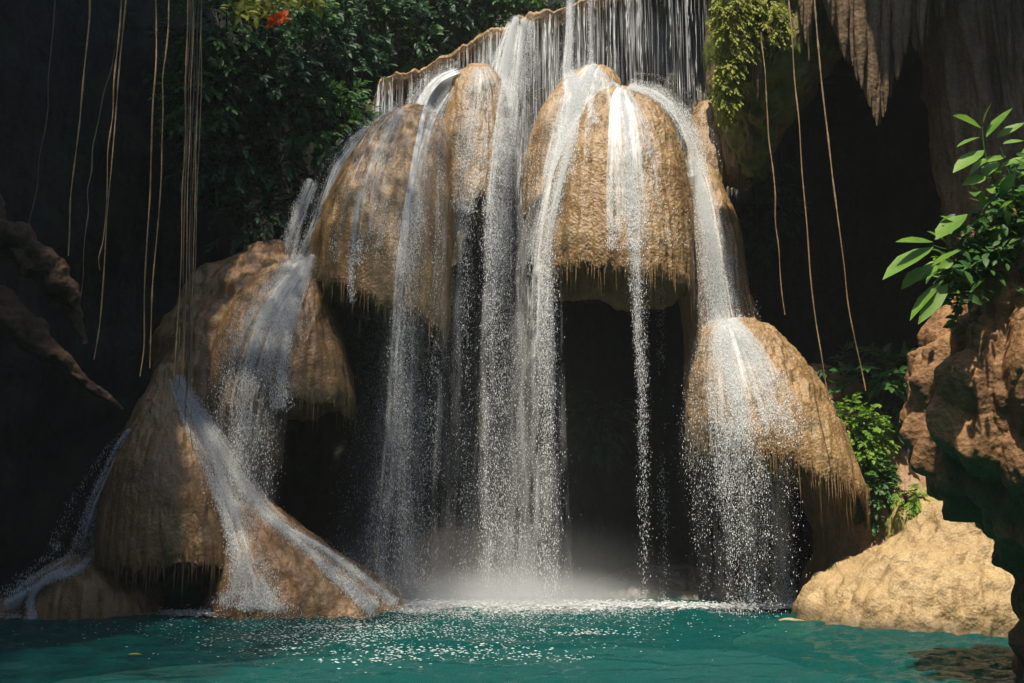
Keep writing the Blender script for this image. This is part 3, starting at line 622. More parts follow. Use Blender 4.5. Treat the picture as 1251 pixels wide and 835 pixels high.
stream("thin trickle falling from the ledge right of the thin stream onto the veiled dome", [(722, -20, 5), (722, 40, 5), (723, 90, 7), (726, 110, 14), (735, 150, 20)], Y0=18.6, ndrop=900, dens=0.55, spread=0.04, seed=3)
stream("wide thin veil over the crown of the beehive dome", [(757, 106, 14), (752, 122, 34), (752, 160, 58), (752, 210, 70), (752, 265, 76), (752, 305, 78)], wide=True, Y0=17.7, ndrop=8000, dens=[1.05, 1.0, 0.9, 0.72, 0.5, 0.05], spread=0.04, seed=4)
stream("narrow stream down the middle front of the beehive dome dripping off the rim", [(763, 112, 10), (770, 170, 16), (775, 240, 16), (777, 320, 13), (780, 400, 9), (783, 480, 8), (785, 600, 8), (787, 745, 9)], Y0=17.6, ndrop=2000, dens=[0.75, 0.65, 0.5, 0.4, 0.2, 0.06, 0.0, -0.1], spread=0.05, seed=5)
stream("thin bright trickle off the right of the beehive dome, falling to the pool", [(788, 145, 7), (799, 215, 8), (805, 300, 7), (807, 400, 6), (809, 560, 6), (812, 745, 8)], Y0=17.5, ndrop=1700, dens=[0.65, 0.6, 0.5, 0.25, 0.1, 0.05], spread=0.05, seed=6)
stream("misty sheet flowing round the right shoulder of the beehive dome", [(768, 108, 12), (795, 118, 16), (822, 142, 18), (840, 178, 18), (848, 215, 16)], Y0=17.7, ndrop=2600, dens=0.62, wk=1.5, spread=0.07, seed=7)
stream("broad spray cascade on the right spilling over the golden dome into the pool", [(848, 195, 14), (860, 235, 18), (868, 285, 24), (876, 340, 30), (884, 400, 36), (888, 450, 44), (892, 520, 52), (898, 580, 58), (904, 630, 58), (908, 690, 56), (914, 748, 56)],
       Y0=17.6, drift=0.1, fall_from=0.7, ndrop=13000, dens=[0.75, 0.72, 0.7, 0.65, 0.6, 0.52, 0.42, 0.22, 0.02, -0.03, -0.05], spread=0.1, seed=8, veil=0.10)
stream("bright strand at the right of the golden dome's spray falling off its rim", [(902, 412, 10), (922, 470, 16), (938, 535, 18), (946, 590, 15), (952, 640, 11), (958, 700, 9), (962, 748, 9)], Y0=16.8, ndrop=3600, dens=[0.8, 0.8, 0.8, 0.7, 0.4, 0.2, 0.15], spread=0.07, seed=9)
stream("second strand falling from the left of the golden dome's rim", [(885, 470, 8), (897, 540, 10), (908, 600, 9), (914, 660, 8), (920, 745, 9)], Y0=16.4, ndrop=2200, dens=[0.6, 0.7, 0.6, 0.3, 0.15], spread=0.07, seed=10)
stream("wide bluish fall down the right flank of the big left dome", [(566, 90, 12), (540, 103, 15), (524, 128, 19), (514, 175, 25), (505, 235, 32), (497, 300, 38), (492, 360, 40), (489, 450, 42), (485, 550, 42), (481, 640, 44), (478, 722, 46)],
       Y0=18.8, wk=1.3, drift=0.1, fall_from=0.5, ndrop=18000, dens=[0.9, 0.9, 0.9, 0.85, 0.8, 0.78, 0.62, 0.42, 0.3, 0.25, 0.2], spread=0.14, seed=11, veil=0.5)
stream("small trickle down the left face of the big left dome", [(440, 235, 5), (434, 275, 6), (430, 330, 6), (430, 372, 4)], Y0=17.0, ndrop=500, dens=[0.55, 0.55, 0.4, -0.1], spread=0.03, seed=12)
stream("stream down the outer left edge of the big left dome onto the dome below", [(468, 149, 7), (442, 170, 9), (416, 200, 10), (400, 238, 11), (388, 282, 13), (374, 316, 16), (347, 352, 22), (326, 392, 25), (312, 440, 26), (302, 490, 27), (295, 540, 28), (290, 640, 28)],
       Y0=18.2, ndrop=9000, dens=[0.7, 0.7, 0.7, 0.7, 0.7, 0.7, 0.75, 0.75, 0.68, 0.5, 0.2, 0.0], wk=1.35, spread=0.07, seed=13)
stream("short side stream left of the big left dome", [(384, 222, 8), (370, 258, 11), (358, 296, 11), (352, 332, 7)], Y0=17.9, ndrop=1500, dens=0.75, spread=0.05, seed=14)
stream("thin fan of water down the front of the forked-stream dome", [(382, 312, 6), (366, 355, 12), (352, 405, 18), (346, 460, 18), (345, 500, 10)], Y0=17.1, ndrop=2000, dens=[0.8, 0.6, 0.5, 0.4, 0.1], spread=0.05, seed=15)
stream("steep stream from the neck of the lower left mound to a fan on the pool", [(213, 462, 6), (230, 498, 12), (253, 545, 15), (273, 595, 14), (289, 640, 14), (301, 690, 16), (307, 722, 28), (306, 744, 42)],
       Y0=16.0, ndrop=6500, dens=[0.5, 0.58, 0.6, 0.62, 0.62, 0.68, 0.7, 0.62], wk=1.35, spread=0.06, seed=16)
stream("forking stream over the low mound, right of the steep stream", [(226, 482, 7), (262, 532, 14), (296, 585, 15), (326, 624, 12), (364, 656, 10), (400, 692, 11), (430, 717, 12), (456, 744, 14)],
       Y0=16.2, ndrop=5000, dens=0.58, wk=1.35, spread=0.06, seed=17)
stream("thin branch running down the right edge of the low mound", [(352, 645, 5), (396, 670, 6), (438, 702, 8), (482, 738, 10)], Y0=16.2, ndrop=1500, dens=0.55, wk=1.4, spread=0.05, seed=18)
stream("slanting stream left of the lower left mound fanning over the boulder", [(163, 528, 6), (151, 550, 11), (136, 590, 18), (122, 632, 24), (111, 668, 26), (95, 692, 24), (62, 706, 15), (32, 722, 11), (12, 736, 9)],
       Y0=16.0, ndrop=5000, dens=[0.55, 0.6, 0.55, 0.5, 0.45, 0.55, 0.6, 0.55, 0.4], wk=1.35, spread=0.06, seed=19)
stream("short rill dropping left of the rounded dark boulder", [(78, 696, 7), (52, 714, 7), (39, 734, 6), (40, 756, 8)], Y0=15.4, ndrop=900, dens=0.7, spread=0.03, seed=20)

stream("soft veil of water over the rounded dome behind the thin stream", [(728, 82, 14), (722, 92, 34), (712, 120, 52), (706, 160, 60), (702, 215, 62)], wide=True, Y0=18.8, ndrop=5000, dens=[0.95, 0.9, 0.75, 0.55, 0.0], spread=0.05, seed=21)
stream("thin veil over the narrow tan dome, right beside the tall main fall", [(588, 84, 10), (590, 110, 24), (588, 160, 32), (584, 210, 34), (580, 260, 34)], wide=True, Y0=18.8, ndrop=2500, dens=[0.7, 0.55, 0.4, 0.3, 0.1], spread=0.05, seed=22)
stream("thin veil wetting the left face of the big left dome", [(492, 132, 14), (470, 165, 30), (450, 220, 45), (440, 280, 52), (436, 325, 52)], wide=True, Y0=18.0, ndrop=1500, dens=[0.6, 0.5, 0.4, 0.3, -0.1], spread=0.03, seed=23)
stream("broad shining veil over the shoulder of the golden dome", [(888, 392, 14), (898, 420, 40), (912, 470, 62), (926, 520, 74), (936, 565, 82)], wide=True, Y0=16.9, ndrop=7000, dens=[0.75, 0.68, 0.5, 0.25, -0.25], spread=0.04, seed=24)

stream("broad silky sheet down the right half of the big left dome, dropping into the dark", [(548, 104, 14), (522, 140, 22), (505, 190, 28), (490, 250, 34), (480, 310, 38), (474, 380, 40), (470, 520, 42), (466, 715, 44)], Y0=18.6, ndrop=8000, dens=[0.8, 0.78, 0.72, 0.62, 0.5, 0.3, 0.15, 0.1], spread=0.14, seed=25, veil=0.3)
stream("wide veil spreading over the crown of the forked-stream dome and off its left rim", [(376, 318, 12), (356, 345, 26), (332, 385, 36), (316, 430, 40), (304, 485, 42), (298, 560, 40), (294, 640, 36)], wide=True, Y0=17.3, ndrop=7000, dens=[0.95, 0.85, 0.75, 0.65, 0.5, 0.2, -0.1], spread=0.10, seed=26, veil=0.25)

# threads of water off the ledge: fine falling strings, one thing
r_ = np.random.default_rng(99)
nth = 760; k = np.sort(np.concatenate([r_.integers(30, 570, nth // 2), np.clip(r_.choice(r_.integers(30, 570, 26), nth // 2) + r_.normal(0, 3.5, nth // 2), 20, 590).astype(int)])); pos = []; rr = []; ee = []
for kk in k:
    top = E[kk]; heavy = r_.uniform() < 0.10; n = r_.integers(14, 40) if heavy else r_.integers(3, 12); L_ = r_.uniform(1.2, 4.4)
    n = r_.integers(10, 30) if heavy else r_.integers(2, 5)
    r0 = r_.uniform(0.0016, 0.0045, n) if heavy else r_.uniform(0.0006, 0.0018, n); e0 = r_.uniform(0.06, 0.4, n) / r0 if heavy else r_.uniform(0.3, 1.1, n) / r0
    zz = top[2] - 0.10 - r0 * e0 - L_ * r_.uniform(0, 1, n) ** 1.2 * (1 if heavy else 0.7)
    pos.append(np.column_stack([top[0] + r_.normal(0, 0.010, n), top[1] - 0.12 + r_.normal(0, 0.015, n), zz])); rr.append(r0); ee.append(e0)
V, T = octas(np.vstack(pos), np.concatenate(rr), np.concatenate(ee))
o = put("water_threads", V, M["spray"], tris=T); tag(o, "many fine threads of water hanging in front of the ledge wall", "water threads", kind="stuff")

# the pool
xs = np.linspace(-14, 13, 620); ys = np.concatenate([np.linspace(-14, 8.5, 60), np.linspace(8.6, 17.5, 340), np.linspace(17.6, 23, 40)])
X, Yg = np.meshgrid(xs, ys)
g = np.stack([X, Yg, X * 0], -1)
rad = np.hypot(X - 0.0, (Yg - 16.4) * 1.0)
H = fbm(np.stack([X * 1.1, Yg * 1.9, X * 0], -1), 4, 5) * 0.085 + np.sin(rad * 9 + fbm(g * 0.8, 2, 6) * 4) * 0.012 * np.exp(-rad * 0.12) + fbm(np.stack([X * 5, Yg * 7, X * 0], -1), 2, 8) * 0.035
g[..., 2] = H
o = put("water", g.reshape(-1, 3), M["pool"], base=(0, 0, 0), quads=gridq(*X.shape)); o["kind"] = "structure"

# froth where the falls land; white flecks farther out stand in for sun glints
def foam_glints(label_name, specs, seed):
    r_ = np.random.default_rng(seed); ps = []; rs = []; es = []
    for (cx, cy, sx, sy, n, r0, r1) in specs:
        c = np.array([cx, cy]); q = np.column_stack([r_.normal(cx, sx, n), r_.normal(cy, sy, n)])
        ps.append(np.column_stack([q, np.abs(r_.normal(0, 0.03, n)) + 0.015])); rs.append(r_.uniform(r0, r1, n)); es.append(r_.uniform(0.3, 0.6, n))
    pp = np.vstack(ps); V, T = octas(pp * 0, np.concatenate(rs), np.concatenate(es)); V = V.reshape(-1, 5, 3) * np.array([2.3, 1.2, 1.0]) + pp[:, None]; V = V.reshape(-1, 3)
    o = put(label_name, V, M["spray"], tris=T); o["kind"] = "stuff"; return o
o = foam_glints("foam_glints", [(-0.2, 16.3, 1.15, 0.16, 9000, 0.01, 0.03), (0.2, 16.2, 0.8, 0.2, 5000, 0.01, 0.03), (3.9, 16.1, 0.7, 0.10, 2600, 0.008, 0.02), (2.6, 16.4, 0.35, 0.08, 600, 0.008, 0.018), (-4.2, 15.15, 0.55, 0.10, 2200, 0.01, 0.022), (-2.2, 15.6, 0.6, 0.15, 1500, 0.008, 0.02),
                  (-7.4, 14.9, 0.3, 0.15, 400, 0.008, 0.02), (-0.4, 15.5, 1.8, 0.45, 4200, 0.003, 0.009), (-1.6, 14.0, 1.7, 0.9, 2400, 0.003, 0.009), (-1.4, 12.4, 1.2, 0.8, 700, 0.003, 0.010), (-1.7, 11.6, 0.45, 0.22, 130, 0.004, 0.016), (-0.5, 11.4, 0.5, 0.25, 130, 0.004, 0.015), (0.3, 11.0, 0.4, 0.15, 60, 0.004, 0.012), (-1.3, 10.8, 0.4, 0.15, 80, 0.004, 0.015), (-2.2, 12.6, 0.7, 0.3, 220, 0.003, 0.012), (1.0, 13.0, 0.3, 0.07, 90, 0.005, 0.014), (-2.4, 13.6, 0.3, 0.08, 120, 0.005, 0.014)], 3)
tag(o, "white froth under the falls and white flecks standing in for sun glints on the pool", "foam_glints")

# mist over the landing of the falls: soft volume, thick near the water
def mist(name, label, c, size, density):
    m, N, L, out = newmat("mist")
    tc = N("TexCoord"); ln = N("VectorMath", operation='LENGTH'); L(tc.outputs["Object"], ln.inputs[0])
    mr = N("MapRange"); mr.inputs[1].default_value = 1.0; mr.inputs[2].default_value = 0.0; mr.inputs[3].default_value = 0; mr.inputs[4].default_value = 1; L(ln.outputs["Value"], mr.inputs[0])
    pw = N("Math", operation='POWER', i_1=1.6); L(mr.outputs[0], pw.inputs[0])
    ml = N("Math", operation='MULTIPLY', i_1=density); L(pw.outputs[0], ml.inputs[0])
    pv = N("VolumePrincipled", i_Color=(0.95, 0.97, 0.98, 1), i_Anisotropy=0.2); L(ml.outputs[0], pv.inputs["Density"]); L(pv.outputs[0], out.inputs["Volume"])
    th = np.linspace(0, 2 * np.pi, 32, endpoint=False); ph = np.linspace(0.0, np.pi / 2, 12)
    V = np.array([[np.cos(a) * np.sin(p_), np.sin(a) * np.sin(p_), np.cos(p_)] for p_ in np.linspace(np.pi - 0.02, 0.02, 20) for a in th])
    o = bpy.data.objects.new(name, mesh(name, V, gridq(20, 32, True), [[0, i, i + 1] for i in range(1, 31)] + [[19 * 32, 19 * 32 + i + 1, 19 * 32 + i] for i in range(1, 31)]))
    o.data.materials.append(m); COL.objects.link(o); o.location = c; o.scale = size
    return tag(o, label, "mist", kind="stuff")
mist("mist", "white mist rising off the pool at the foot of the central falls", (-0.4, 16.5, 0.0), (3.8, 1.7, 1.7), 0.38)
mist("mist", "faint tall spray haze hanging around the falling water of the central falls", (0.3, 16.8, 2.2), (4.8, 2.2, 5.0), 0.010)
mist("mist", "dense white mist low on the water where the central falls land", (0.05, 16.25, 0.0), (2.8, 1.0, 0.75), 3.2)

# the damp air of the gorge
m, N, L, out = newmat("haze")
pv = N("VolumePrincipled", i_Color=(0.92, 0.97, 1.0, 1), i_Anisotropy=0.0, i_Density=HAZE); L(pv.outputs[0], out.inputs["Volume"])
V = np.array([[x, y, z] for z in (-4.5, 19.5) for (x, y) in ((-22, -18), (22, -18), (22, 28), (-22, 28))], float)
o = put("haze", V, m, base=(0, 0, 0), quads=[[3, 2, 1, 0], [4, 5, 6, 7], [0, 1, 5, 4], [1, 2, 6, 5], [2, 3, 7, 6], [3, 0, 4, 7]], smooth=False); o["kind"] = "stuff"

# shelf under the water by the pale rock
V, Q = tube([at(905, 762, 14.6) * 0 + np.array([3.2, 14.9, -0.36]), np.array([4.0, 14.7, -0.3]), np.array([5.0, 14.2, -0.35]), np.array([6.5, 13.4, -0.4]), np.array([8, 13.0, -0.4])], [0.05, 0.3, 0.35, 0.4, 0.4], nu=30, n=80, amp=0.2, seed=5)
o = put("bank_shelf", V, M["pale_travertine"], quads=Q); o["kind"] = "structure"

# ------------------------------------------------------------------ plants
def leaf_batch(base, tip_dir, nrm, ln, wd, fold=0.25, curl=0.15):
    """N leaves as 12-triangle blades; base (N,3), tip_dir unit, nrm approx normal"""
    d = tip_dir / np.linalg.norm(tip_dir, axis=1, keepdims=True)
    s = np.cross(d, nrm); s /= np.linalg.norm(s, axis=1, keepdims=True) + 1e-9; n = np.cross(s, d)
    ts = np.array([0.0, 0.22, 0.5, 0.78, 1.0]); ws = np.array([0.05, 0.75, 1.0, 0.62, 0.03])
    N_ = len(base); V = np.zeros((N_, 15, 3))
    for i, (t_, w_) in enumerate(zip(ts, ws)):
        c = base + d * (ln * t_)[:, None] - n * (ln * curl * t_ * t_)[:, None]
        V[:, i * 3] = c - s * (wd * w_ * 0.5)[:, None] + n * (wd * w_ * fold)[:, None]
        V[:, i * 3 + 1] = c
        V[:, i * 3 + 2] = c + s * (wd * w_ * 0.5)[:, None] + n * (wd * w_ * fold)[:, None]
    Q = []
    for i in range(4):
        for j in range(2): Q.append([i * 3 + j, i * 3 + j + 1, i * 3 + j + 4, i * 3 + j + 3])
    Q = (np.array(Q)[None] + (np.arange(N_) * 15)[:, None, None]).reshape(-1, 4)
    return V.reshape(-1, 3), Q

def bush(name, label, c, r, n, ls, mat, seed, cat="shrub", group=None, sprig=9, droop=0.3, aspect=0.42, stem=True, thin=1.0):
    """leafy shrub: sprigs of leaves spread unevenly through an ellipsoid, on thin stems"""
    r_ = np.random.default_rng(seed); ns = max(1, n // sprig)
    d = r_.normal(0, 1, (ns * 3, 3)); d /= np.linalg.norm(d, axis=1, keepdims=True); d[:, 1] -= 0.25
    rad = r_.uniform(0.45, 1.05, (ns * 3, 1)); q = d * rad
    keep = fbm(q * 2.2 + seed, 3, seed) > -0.12 * thin
    q = q[keep][:ns]; ns = len(q)
    cen = np.array(c) + q * np.array(r)
    out = q + np.array([0, -0.5, -droop]) + r_.normal(0, 0.35, q.shape); out /= np.linalg.norm(out, axis=1, keepdims=True)
    B = []; Dn = []
    for k in range(sprig):
        t_ = k / max(1, sprig - 1); side = 1 if k % 2 else -1
        sd = np.cross(out, np.array([0, 0.3, 1.0])); sd /= np.linalg.norm(sd, axis=1, keepdims=True)
        B.append(cen + out * (ls * 2.0 * t_) + np.array([0, 0, -1]) * (ls * 0.6 * t_ * t_)); Dn.append(out * 0.8 + sd * side * (1.0 - 0.8 * t_) + np.array([0, 0, -0.25]) + r_.normal(0, 0.2, out.shape))
    B = np.vstack(B); Dn = np.vstack(Dn); m = len(B)
    nr = np.array([0, -0.45, 0.85]) + r_.normal(0, 0.35, (m, 3)); ln = ls * r_.uniform(0.7, 1.25, m)
    V, Q = leaf_batch(B, Dn, nr, ln, ln * aspect)
    root = tag(empty(name, np.array(c) - np.array([0, 0, r[2]])), label, cat, group)
    put("foliage", V, mat, root, quads=Q)
    if stem:
        sv = []; sq = []; off = 0; b0 = np.array(c) + np.array([0, r[1] * 0.5, -r[2] * 0.8])
        for k in r_.choice(ns, min(ns, 14), replace=False):
            v_, q_ = tube([b0, (b0 + cen[k]) / 2 + np.array([0, 0.1, 0.1]), cen[k]], [0.02, 0.013, 0.005], nu=6, n=14, amp=0)
            sv.append(v_); sq.append(q_ + off); off += len(v_)
        put("stems", np.vstack(sv), M["bark"], root, quads=np.vstack(sq))
    return root

jg = "shrubs on the dark cliff behind the falls"
for k, (x, y, Y, rx, ry, rz, n, ls, mt, lab) in enumerate([
    (270, 40, 18.2, 0.9, 0.7, 1.1, 1400, 0.20, "leaf_mid", "drooping green shrub at the top of the dark left cliff"),
    (318, 95, 18.4, 1.1, 0.7, 0.9, 1700, 0.19, "leaf_dark", "dense drooping shrub below the orange blossom"),
    (385, 55, 19.8, 1.2, 0.7, 1.0, 1600, 0.18, "leaf_dark", "dim shrub right of the orange blossom"),
    (395, 145, 18.9, 0.9, 0.6, 0.8, 1500, 0.16, "leaf_mid", "leafy shrub just above the outer left stream"),
    (330, 180, 19.0, 0.9, 0.6, 0.8, 1000, 0.17, "leaf_dark", "shadowed shrub low on the cliff, left of the big left dome"),
    (460, 40, 21.0, 1.2, 0.7, 0.9, 1500, 0.17, "leaf_dark", "dim shrub behind the left end of the ledge"),
    (540, 15, 21.6, 1.2, 0.7, 0.8, 1500, 0.17, "leaf_dark", "dim shrub above the middle of the sloping ledge"),
    (625, -10, 21.6, 1.1, 0.7, 0.7, 1400, 0.16, "leaf_mid", "shrub above the ledge where the main fall starts"),
    (300, 265, 18.6, 0.9, 0.5, 0.6, 700, 0.15, "leaf_dark", "sparse shadowed shrub above the dim rock shelf"),
    (575, -45, 22.0, 1.6, 0.7, 0.9, 1500, 0.18, "leaf_dark", "shadowed shrub against the upper cliff, highest above the ledge"),
    (245, 120, 17.9, 0.7, 0.5, 0.8, 1100, 0.17, "leaf_mid", "drooping shrub behind the tight bundle of vines"),
    (350, 20, 18.6, 0.9, 0.6, 0.6, 1300, 0.16, "leaf_mid", "leafy shrub just behind the orange blossom"),
    (270, 190, 18.3, 0.7, 0.5, 0.7, 1000, 0.16, "leaf_dark", "shadowed shrub hanging beside the tight vine bundle, halfway down"),
    (360, 240, 19.2, 0.6, 0.5, 0.6, 700, 0.14, "leaf_dark", "small dark shrub just left of the short side stream"),
    (425, 5, 20.6, 1.1, 0.7, 0.7, 1500, 0.16, "leaf_mid", "hazy shrub at the very top right of the orange blossom"),
    (500, 60, 21.3, 0.9, 0.6, 0.5, 900, 0.15, "leaf_mid", "low shrub peeping over the left part of the ledge lip"),
    (430, 105, 20.2, 0.8, 0.5, 0.7, 900, 0.16, "leaf_dark", "dark shrub tucked under the left end of the ledge")]):
    bush("shrub", lab, at(x, y, Y), (rx, ry, rz), n, ls, M[mt], 100 + k, group=jg)
bush("shrub", "ferny dark shrub on the bank behind the nodular rock", at(1085, 480, 17.0), (0.75, 0.5, 0.6), 700, 0.20, M["leaf_mid"], 130)
bush("shrub", "small dim shrub left of the ferny bank shrub", at(1040, 462, 17.6), (0.6, 0.4, 0.35), 350, 0.18, M["leaf_dark"], 131)
bush("ivy", "sunlit ivy draped over the brown slope beside the golden dome", at(1045, 535, 16.35), (0.42, 0.35, 0.62), 1900, 0.085, M["leaf_bright"], 132, cat="ivy", aspect=0.7, sprig=6)
bush("ivy", "darker ivy hanging lower beside the golden dome's rim", at(1068, 598, 16.2), (0.28, 0.3, 0.55), 1100, 0.08, M["leaf_mid"], 133, cat="ivy", aspect=0.7, sprig=6)
bush("fern", "little fern sprouting above the yellowish boulder", at(1108, 606, 15.2), (0.22, 0.2, 0.14), 240, 0.08, M["leaf_bright"], 134, cat="fern", sprig=8, aspect=0.4)
bush("shrub", "dim creeper on the dark wall right of the spray cascade", at(925, 255, 20.0), (0.7, 0.4, 1.2), 1200, 0.16, M["leaf_dark"], 135)
bush("shrub", "dim creeper patch on the dark wall behind the beehive dome's drips", at(738, 515, 20.5), (0.6, 0.3, 0.7), 600, 0.14, M["leaf_dark"], 136)
# moss hanging on the overhang
for k, (x, y, Y, rx, ry, rz, n, lab) in enumerate([
    (898, 30, 15.65, 0.36, 0.3, 0.85, 3400, "sunlit yellow green moss on top of the mossy overhang"),
    (888, 105, 15.8, 0.17, 0.3, 0.62, 1800, "yellow green moss hanging down the left edge of the overhang"),
    (935, 30, 15.7, 0.40, 0.3, 0.5, 1400, "olive moss spread on the right of the overhang")]):
    bush("moss", lab, at(x, y, Y), (rx, ry, rz), n, 0.075, M["leaf_yellow"], 150 + k, cat="moss", group="moss on the overhang", sprig=7, droop=1.2, aspect=0.5, stem=False)
# blossoming branch seen at the top left, plus unseen limbs and leaves added for shade
tr_ = tag(empty("tree_and_shade_canopy", np.array([-11.5, 13.0, 13.0])), "overhanging tree with bright yellow green leaves and orange blossom at the top left, its unseen canopy added for shade", "tree")
r2 = np.random.default_rng(5); WV = []; WQ = []; off = 0
def limb(p, r0, r1):
    global off
    v_, q_ = tube(p, np.linspace(r0, r1, len(p)), nu=9, n=50, amp=0.1, seed=off % 97, freq=3); WV.append(v_); WQ.append(q_ + off); off += len(v_)
limb([np.array(q) for q in ((-11.5, 13.0, 13.0), (-9.5, 11.8, 16.4), (-6.5, 10.5, 18.0), (-3.4, 10.2, 18.2))], 0.28, 0.06)
for a_ in (((-9.2, 11.7, 16.6), (-6.8, 8.5, 18.0), (-5.0, 5.6, 18.2)), ((-7.5, 11.0, 17.5), (-5.5, 12.8, 18.3), (-3.2, 14.0, 18.0)), ((-10.3, 12.3, 15.0), (-9.5, 14.0, 17.0), (-7.5, 14.5, 18.0)), ((-10.6, 12.5, 14.6), (-7.2, 13.2, 12.0), (-5.2, 13.2, 10.4))):
    limb([np.array(q, float) for q in a_], 0.12, 0.02)
limb([at(225, -110, 13.2), at(270, -50, 13.2), at(320, -4, 13.2), at(385, -6, 13.1)], 0.06, 0.007)
put("limbs", np.vstack(WV), M["bark"], tr_, quads=np.vstack(WQ))
n = 35000; q = np.column_stack([r2.uniform(-11.5, -2.0, n), r2.uniform(3.0, 15.0, n), r2.uniform(16.6, 19.4, n)])  # out-of-view canopy leaves, added to dim the sun on the left
edge_ = -2.3 - np.clip(11.8 - q[:, 1], 0, 9) * 0.32 - 0.9 * fbm(np.column_stack([q[:, 1] * 0.6, q[:, 2] * 0.6, np.zeros(n)]), 3, 61)
keep = (q[:, 0] < edge_) & (fbm(q * 0.7, 3, 62) > -0.55); q = q[keep]; n = len(q)
Dn = r2.normal(0, 1, (n, 3)) * np.array([1, 1, 0.5]); ln = r2.uniform(0.09, 0.17, n)
V1, Q1 = leaf_batch(q, Dn, np.array([0, 0, 1.0]) + r2.normal(0, 0.4, (n, 3)), ln, ln * 0.46)
n = 260; u = r2.uniform(0, 1, n); bx = 285 + u * 105 + r2.normal(0, 6, n); by = -6 + r2.normal(0, 11, n) + 12 * np.sin(u * 7)
B = at(bx, by, 13.2 + r2.normal(0, 0.25, n)); Dn = r2.normal(0, 1, (n, 3)) * np.array([1, 0.6, 0.5]) + np.array([0.3, -0.2, -0.35]); ln = r2.uniform(0.12, 0.24, n)
V, Q = leaf_batch(B, Dn, np.array([0, -0.5, 0.8]) + r2.normal(0, 0.3, (n, 3)), ln, ln * 0.42)
put("foliage", np.vstack([V1, V]), M["leaf_yellow"], tr_, quads=np.vstack([Q1, Q + len(V1)]))
for (fx, fy) in ((334, 27), (345, 20)):
    n = 12; c = at(fx, fy, 12.9); Dn = r2.normal(0, 1, (n, 3)); V, Q = leaf_batch(np.repeat(c[None], n, 0), Dn, r2.normal(0, 1, (n, 3)), r2.uniform(0.09, 0.15, n), np.full(n, 0.08)); put("blossom", V, M["flower"], tr_, quads=Q)

# big-leaved plant on the nodular rock
pl = tag(empty("leafy_plant", at(1230, 300, 9.2)), "large leaved bright green plant growing on top of the nodular rock", "plant")
big = [((1199, 157), (1168, 138), .42), ((1201, 152), (1209, 125), .5), ((1205, 168), (1234, 129), .42), ((1217, 169), (1252, 147), .35), ((1197, 168), (1168, 177), .4), ((1202, 184), (1164, 207), .45), ((1214, 190), (1183, 210), .45),
       ((1204, 216), (1177, 224), .5), ((1218, 198), (1200, 215), .5), ((1140, 296), (1096, 291), .3), ((1140, 302), (1077, 335), .42), ((1134, 326), (1100, 351), .5), ((1144, 293), (1180, 258), .6), ((1138, 326), (1172, 303), .5), ((1153, 342), (1108, 386), .32), ((1158, 347), (1122, 393), .32), ((1150, 318), (1122, 341), .5), ((1172, 276), (1150, 262), .5), ((1225, 176), (1251, 170), .4), ((1222, 205), (1250, 190), .4), ((1160, 300), (1135, 280), .45)]
r3 = np.random.default_rng(8)
for (b0, t0, asp) in big:
    Yb = 8.75 + r3.uniform(-0.12, 0.12); B = at(b0[0], b0[1], Yb); T_ = at(t0[0], t0[1], Yb - r3.uniform(0.0, 0.18)); d = T_ - B; l_ = np.linalg.norm(d)
    nr = np.array([-0.25, -0.55, 0.8]) + r3.normal(0, 0.2, 3)
    V, Q = leaf_batch(B[None], d[None], nr[None], np.array([l_]), np.array([l_ * asp]), fold=0.12, curl=0.1); put("leaf", V, M["leaf_bright"], pl, quads=Q)
for k in range(75):
    u = r3.uniform(0, 1); cx = 1150 + u * 105 + r3.normal(0, 8); cy = 335 - u * 125 + r3.normal(0, 26); Yb = 8.9 + r3.normal(0, 0.14)
    B = at(cx, cy, Yb); d = np.array([r3.normal(-0.5, 0.6), r3.normal(-0.5, 0.3), r3.normal(0.05, 0.45)]); l_ = r3.uniform(0.13, 0.26)
    nr = np.array([-0.2, -0.5, 0.8]) + r3.normal(0, 0.3, 3)
    V, Q = leaf_batch(B[None], d[None], nr[None], np.array([l_]), np.array([l_ * r3.uniform(0.3, 0.5)]), fold=0.12, curl=0.2); put("leaf", V, M["leaf_bright" if k % 3 else "leaf_mid"], pl, quads=Q)
n = 900; u = r3.uniform(0, 1, n); cx = 1158 + u * 110 + r3.normal(0, 9, n); cy = 352 - u * 118 + r3.normal(0, 26, n)
B = at(cx, cy, 8.95 + r3.normal(0, 0.16, n)); Dn = np.column_stack([r3.normal(-0.5, 0.7, n), r3.normal(-0.5, 0.3, n), r3.normal(-0.1, 0.5, n)]); ln = r3.uniform(0.07, 0.17, n)
V, Q = leaf_batch(B, Dn, np.array([-0.2, -0.5, 0.8]) + r3.normal(0, 0.35, (n, 3)), ln, ln * 0.42, fold=0.12, curl=0.2); put("undergrowth", V, M["leaf_mid"], pl, quads=Q)
sv = []; sq = []; off = 0
for pth in ([(1235, 300), (1220, 240), (1204, 190), (1200, 155)], [(1225, 310), (1190, 300), (1160, 305), (1140, 300)], [(1215, 320), (1180, 335), (1152, 345)], [(1250, 280), (1235, 220), (1222, 180)]):
    v_, q_ = tube([at(x, y, 8.9) for x, y in pth], np.linspace(0.014, 0.005, len(pth)), nu=6, n=30, amp=0); sv.append(v_); sq.append(q_ + off); off += len(v_)
put("stems", np.vstack(sv), M["leaf_mid"], pl, quads=np.vstack(sq))

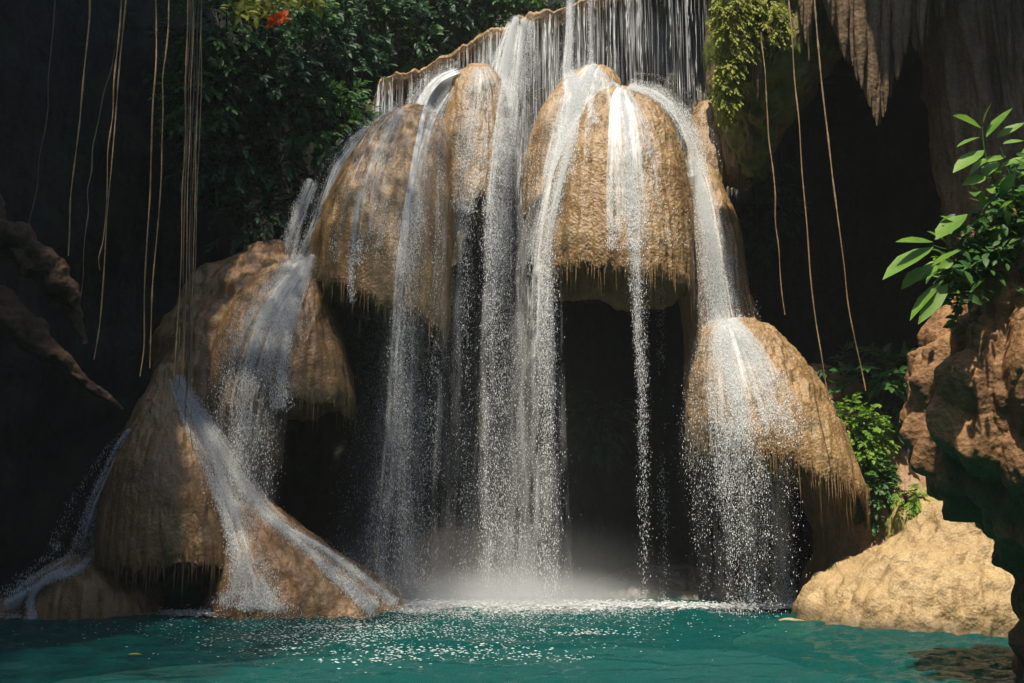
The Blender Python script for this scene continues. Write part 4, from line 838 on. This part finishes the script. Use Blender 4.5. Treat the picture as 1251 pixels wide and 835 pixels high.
# hanging vines
def vine(label, pts, Y, r, mat, group, seed):
    r_ = np.random.default_rng(seed); P_ = [at(x, y, Y) for x, y in pts]
    P_ = np.array(P_); t = np.linspace(0, len(P_) - 1, 14); c = catmull(P_, t); c[1:, 0] += r_.normal(0, 0.006, 13); c[1:, 1] += r_.normal(0, 0.02, 13)
    V, Q = tube(c, np.linspace(1.0, 0.55, 14) * r, nu=7, n=150, amp=0.38, seed=seed, freq=6)
    return tag(put("hanging_vine", V, mat, quads=Q), label, "vine", group)
vg = "vines hanging in the cave"
for k, (lab, pts, Y, r, mt) in enumerate([
    ("tan vine nearest the left edge among the lit ones, ending over the thick root", [(118, -120), (111, 0), (98, 140), (82, 312)], 11.0, 0.011, "vine"),
    ("long tan vine twined with a thinner one, second lit vine from the left", [(160, -120), (153, 0), (138, 180), (119, 440)], 11.0, 0.011, "vine"),
    ("thinner partner of the twined pair at left", [(158, -120), (147, 30), (137, 120), (127, 260), (122, 330)], 10.95, 0.010, "vine"),
    ("tan vine between the twined pair and the vine bundle, the left one of two", [(198, -120), (192, 0), (184, 220), (172, 460)], 11.3, 0.012, "vine"),
    ("tan vine between the twined pair and the vine bundle, the right one of two", [(212, -120), (204, 40), (196, 200), (182, 450)], 11.2, 0.012, "vine"),
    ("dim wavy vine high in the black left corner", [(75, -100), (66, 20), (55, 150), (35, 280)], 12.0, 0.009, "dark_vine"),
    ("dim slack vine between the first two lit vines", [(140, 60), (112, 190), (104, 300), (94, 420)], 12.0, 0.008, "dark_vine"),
    ("thin grey vine at right ending above the spray cascade slope", [(930, 40), (937, 120), (948, 260), (958, 385)], 15.0, 0.012, "vine"),
    ("long pale vine at right, the middle one of three", [(958, -100), (965, 10), (978, 180), (995, 380), (1012, 490)], 14.6, 0.013, "vine"),
    ("long tan vine at right, nearest the big stalactite", [(985, -100), (997, 20), (1015, 190), (1036, 360), (1058, 478)], 14.2, 0.015, "vine")]):
    vine(lab, pts, Y, r, M[mt], vg, 300 + k)
for k in range(8):
    x0 = 226 + k * 2.6 + rng.normal(0, 1.0)
    vine("thin vine in the tight bundle hanging before the green shrubs", [(x0 + 6, -120), (x0 + 3, 0), (x0 - 2, 200), (x0 - 9 + rng.normal(0, 3), 440), (x0 - 13 + rng.normal(0, 4), 500 + rng.uniform(-120, 90))], 11.6 + rng.normal(0, 0.15), 0.007 + 0.004 * rng.uniform(), M["vine" if k % 3 == 0 else "dark_vine"], "bundle of vines", 330 + k)

# a fallen leaf on the pool
c = at(181, 811, 11.0); c = np.array([(181 - 625.5) / FPX * 11.3, 11.1, 0.05])
V, Q = leaf_batch(np.array([c]), np.array([[1.0, 0.25, 0.02]]), np.array([[0, 0, 1.0]]), np.array([0.14]), np.array([0.09]), fold=0.1, curl=0.05)
tag(put("fallen_leaf", V, M["dead_leaf"], quads=Q), "yellow fallen leaf floating on the pool", "leaf")
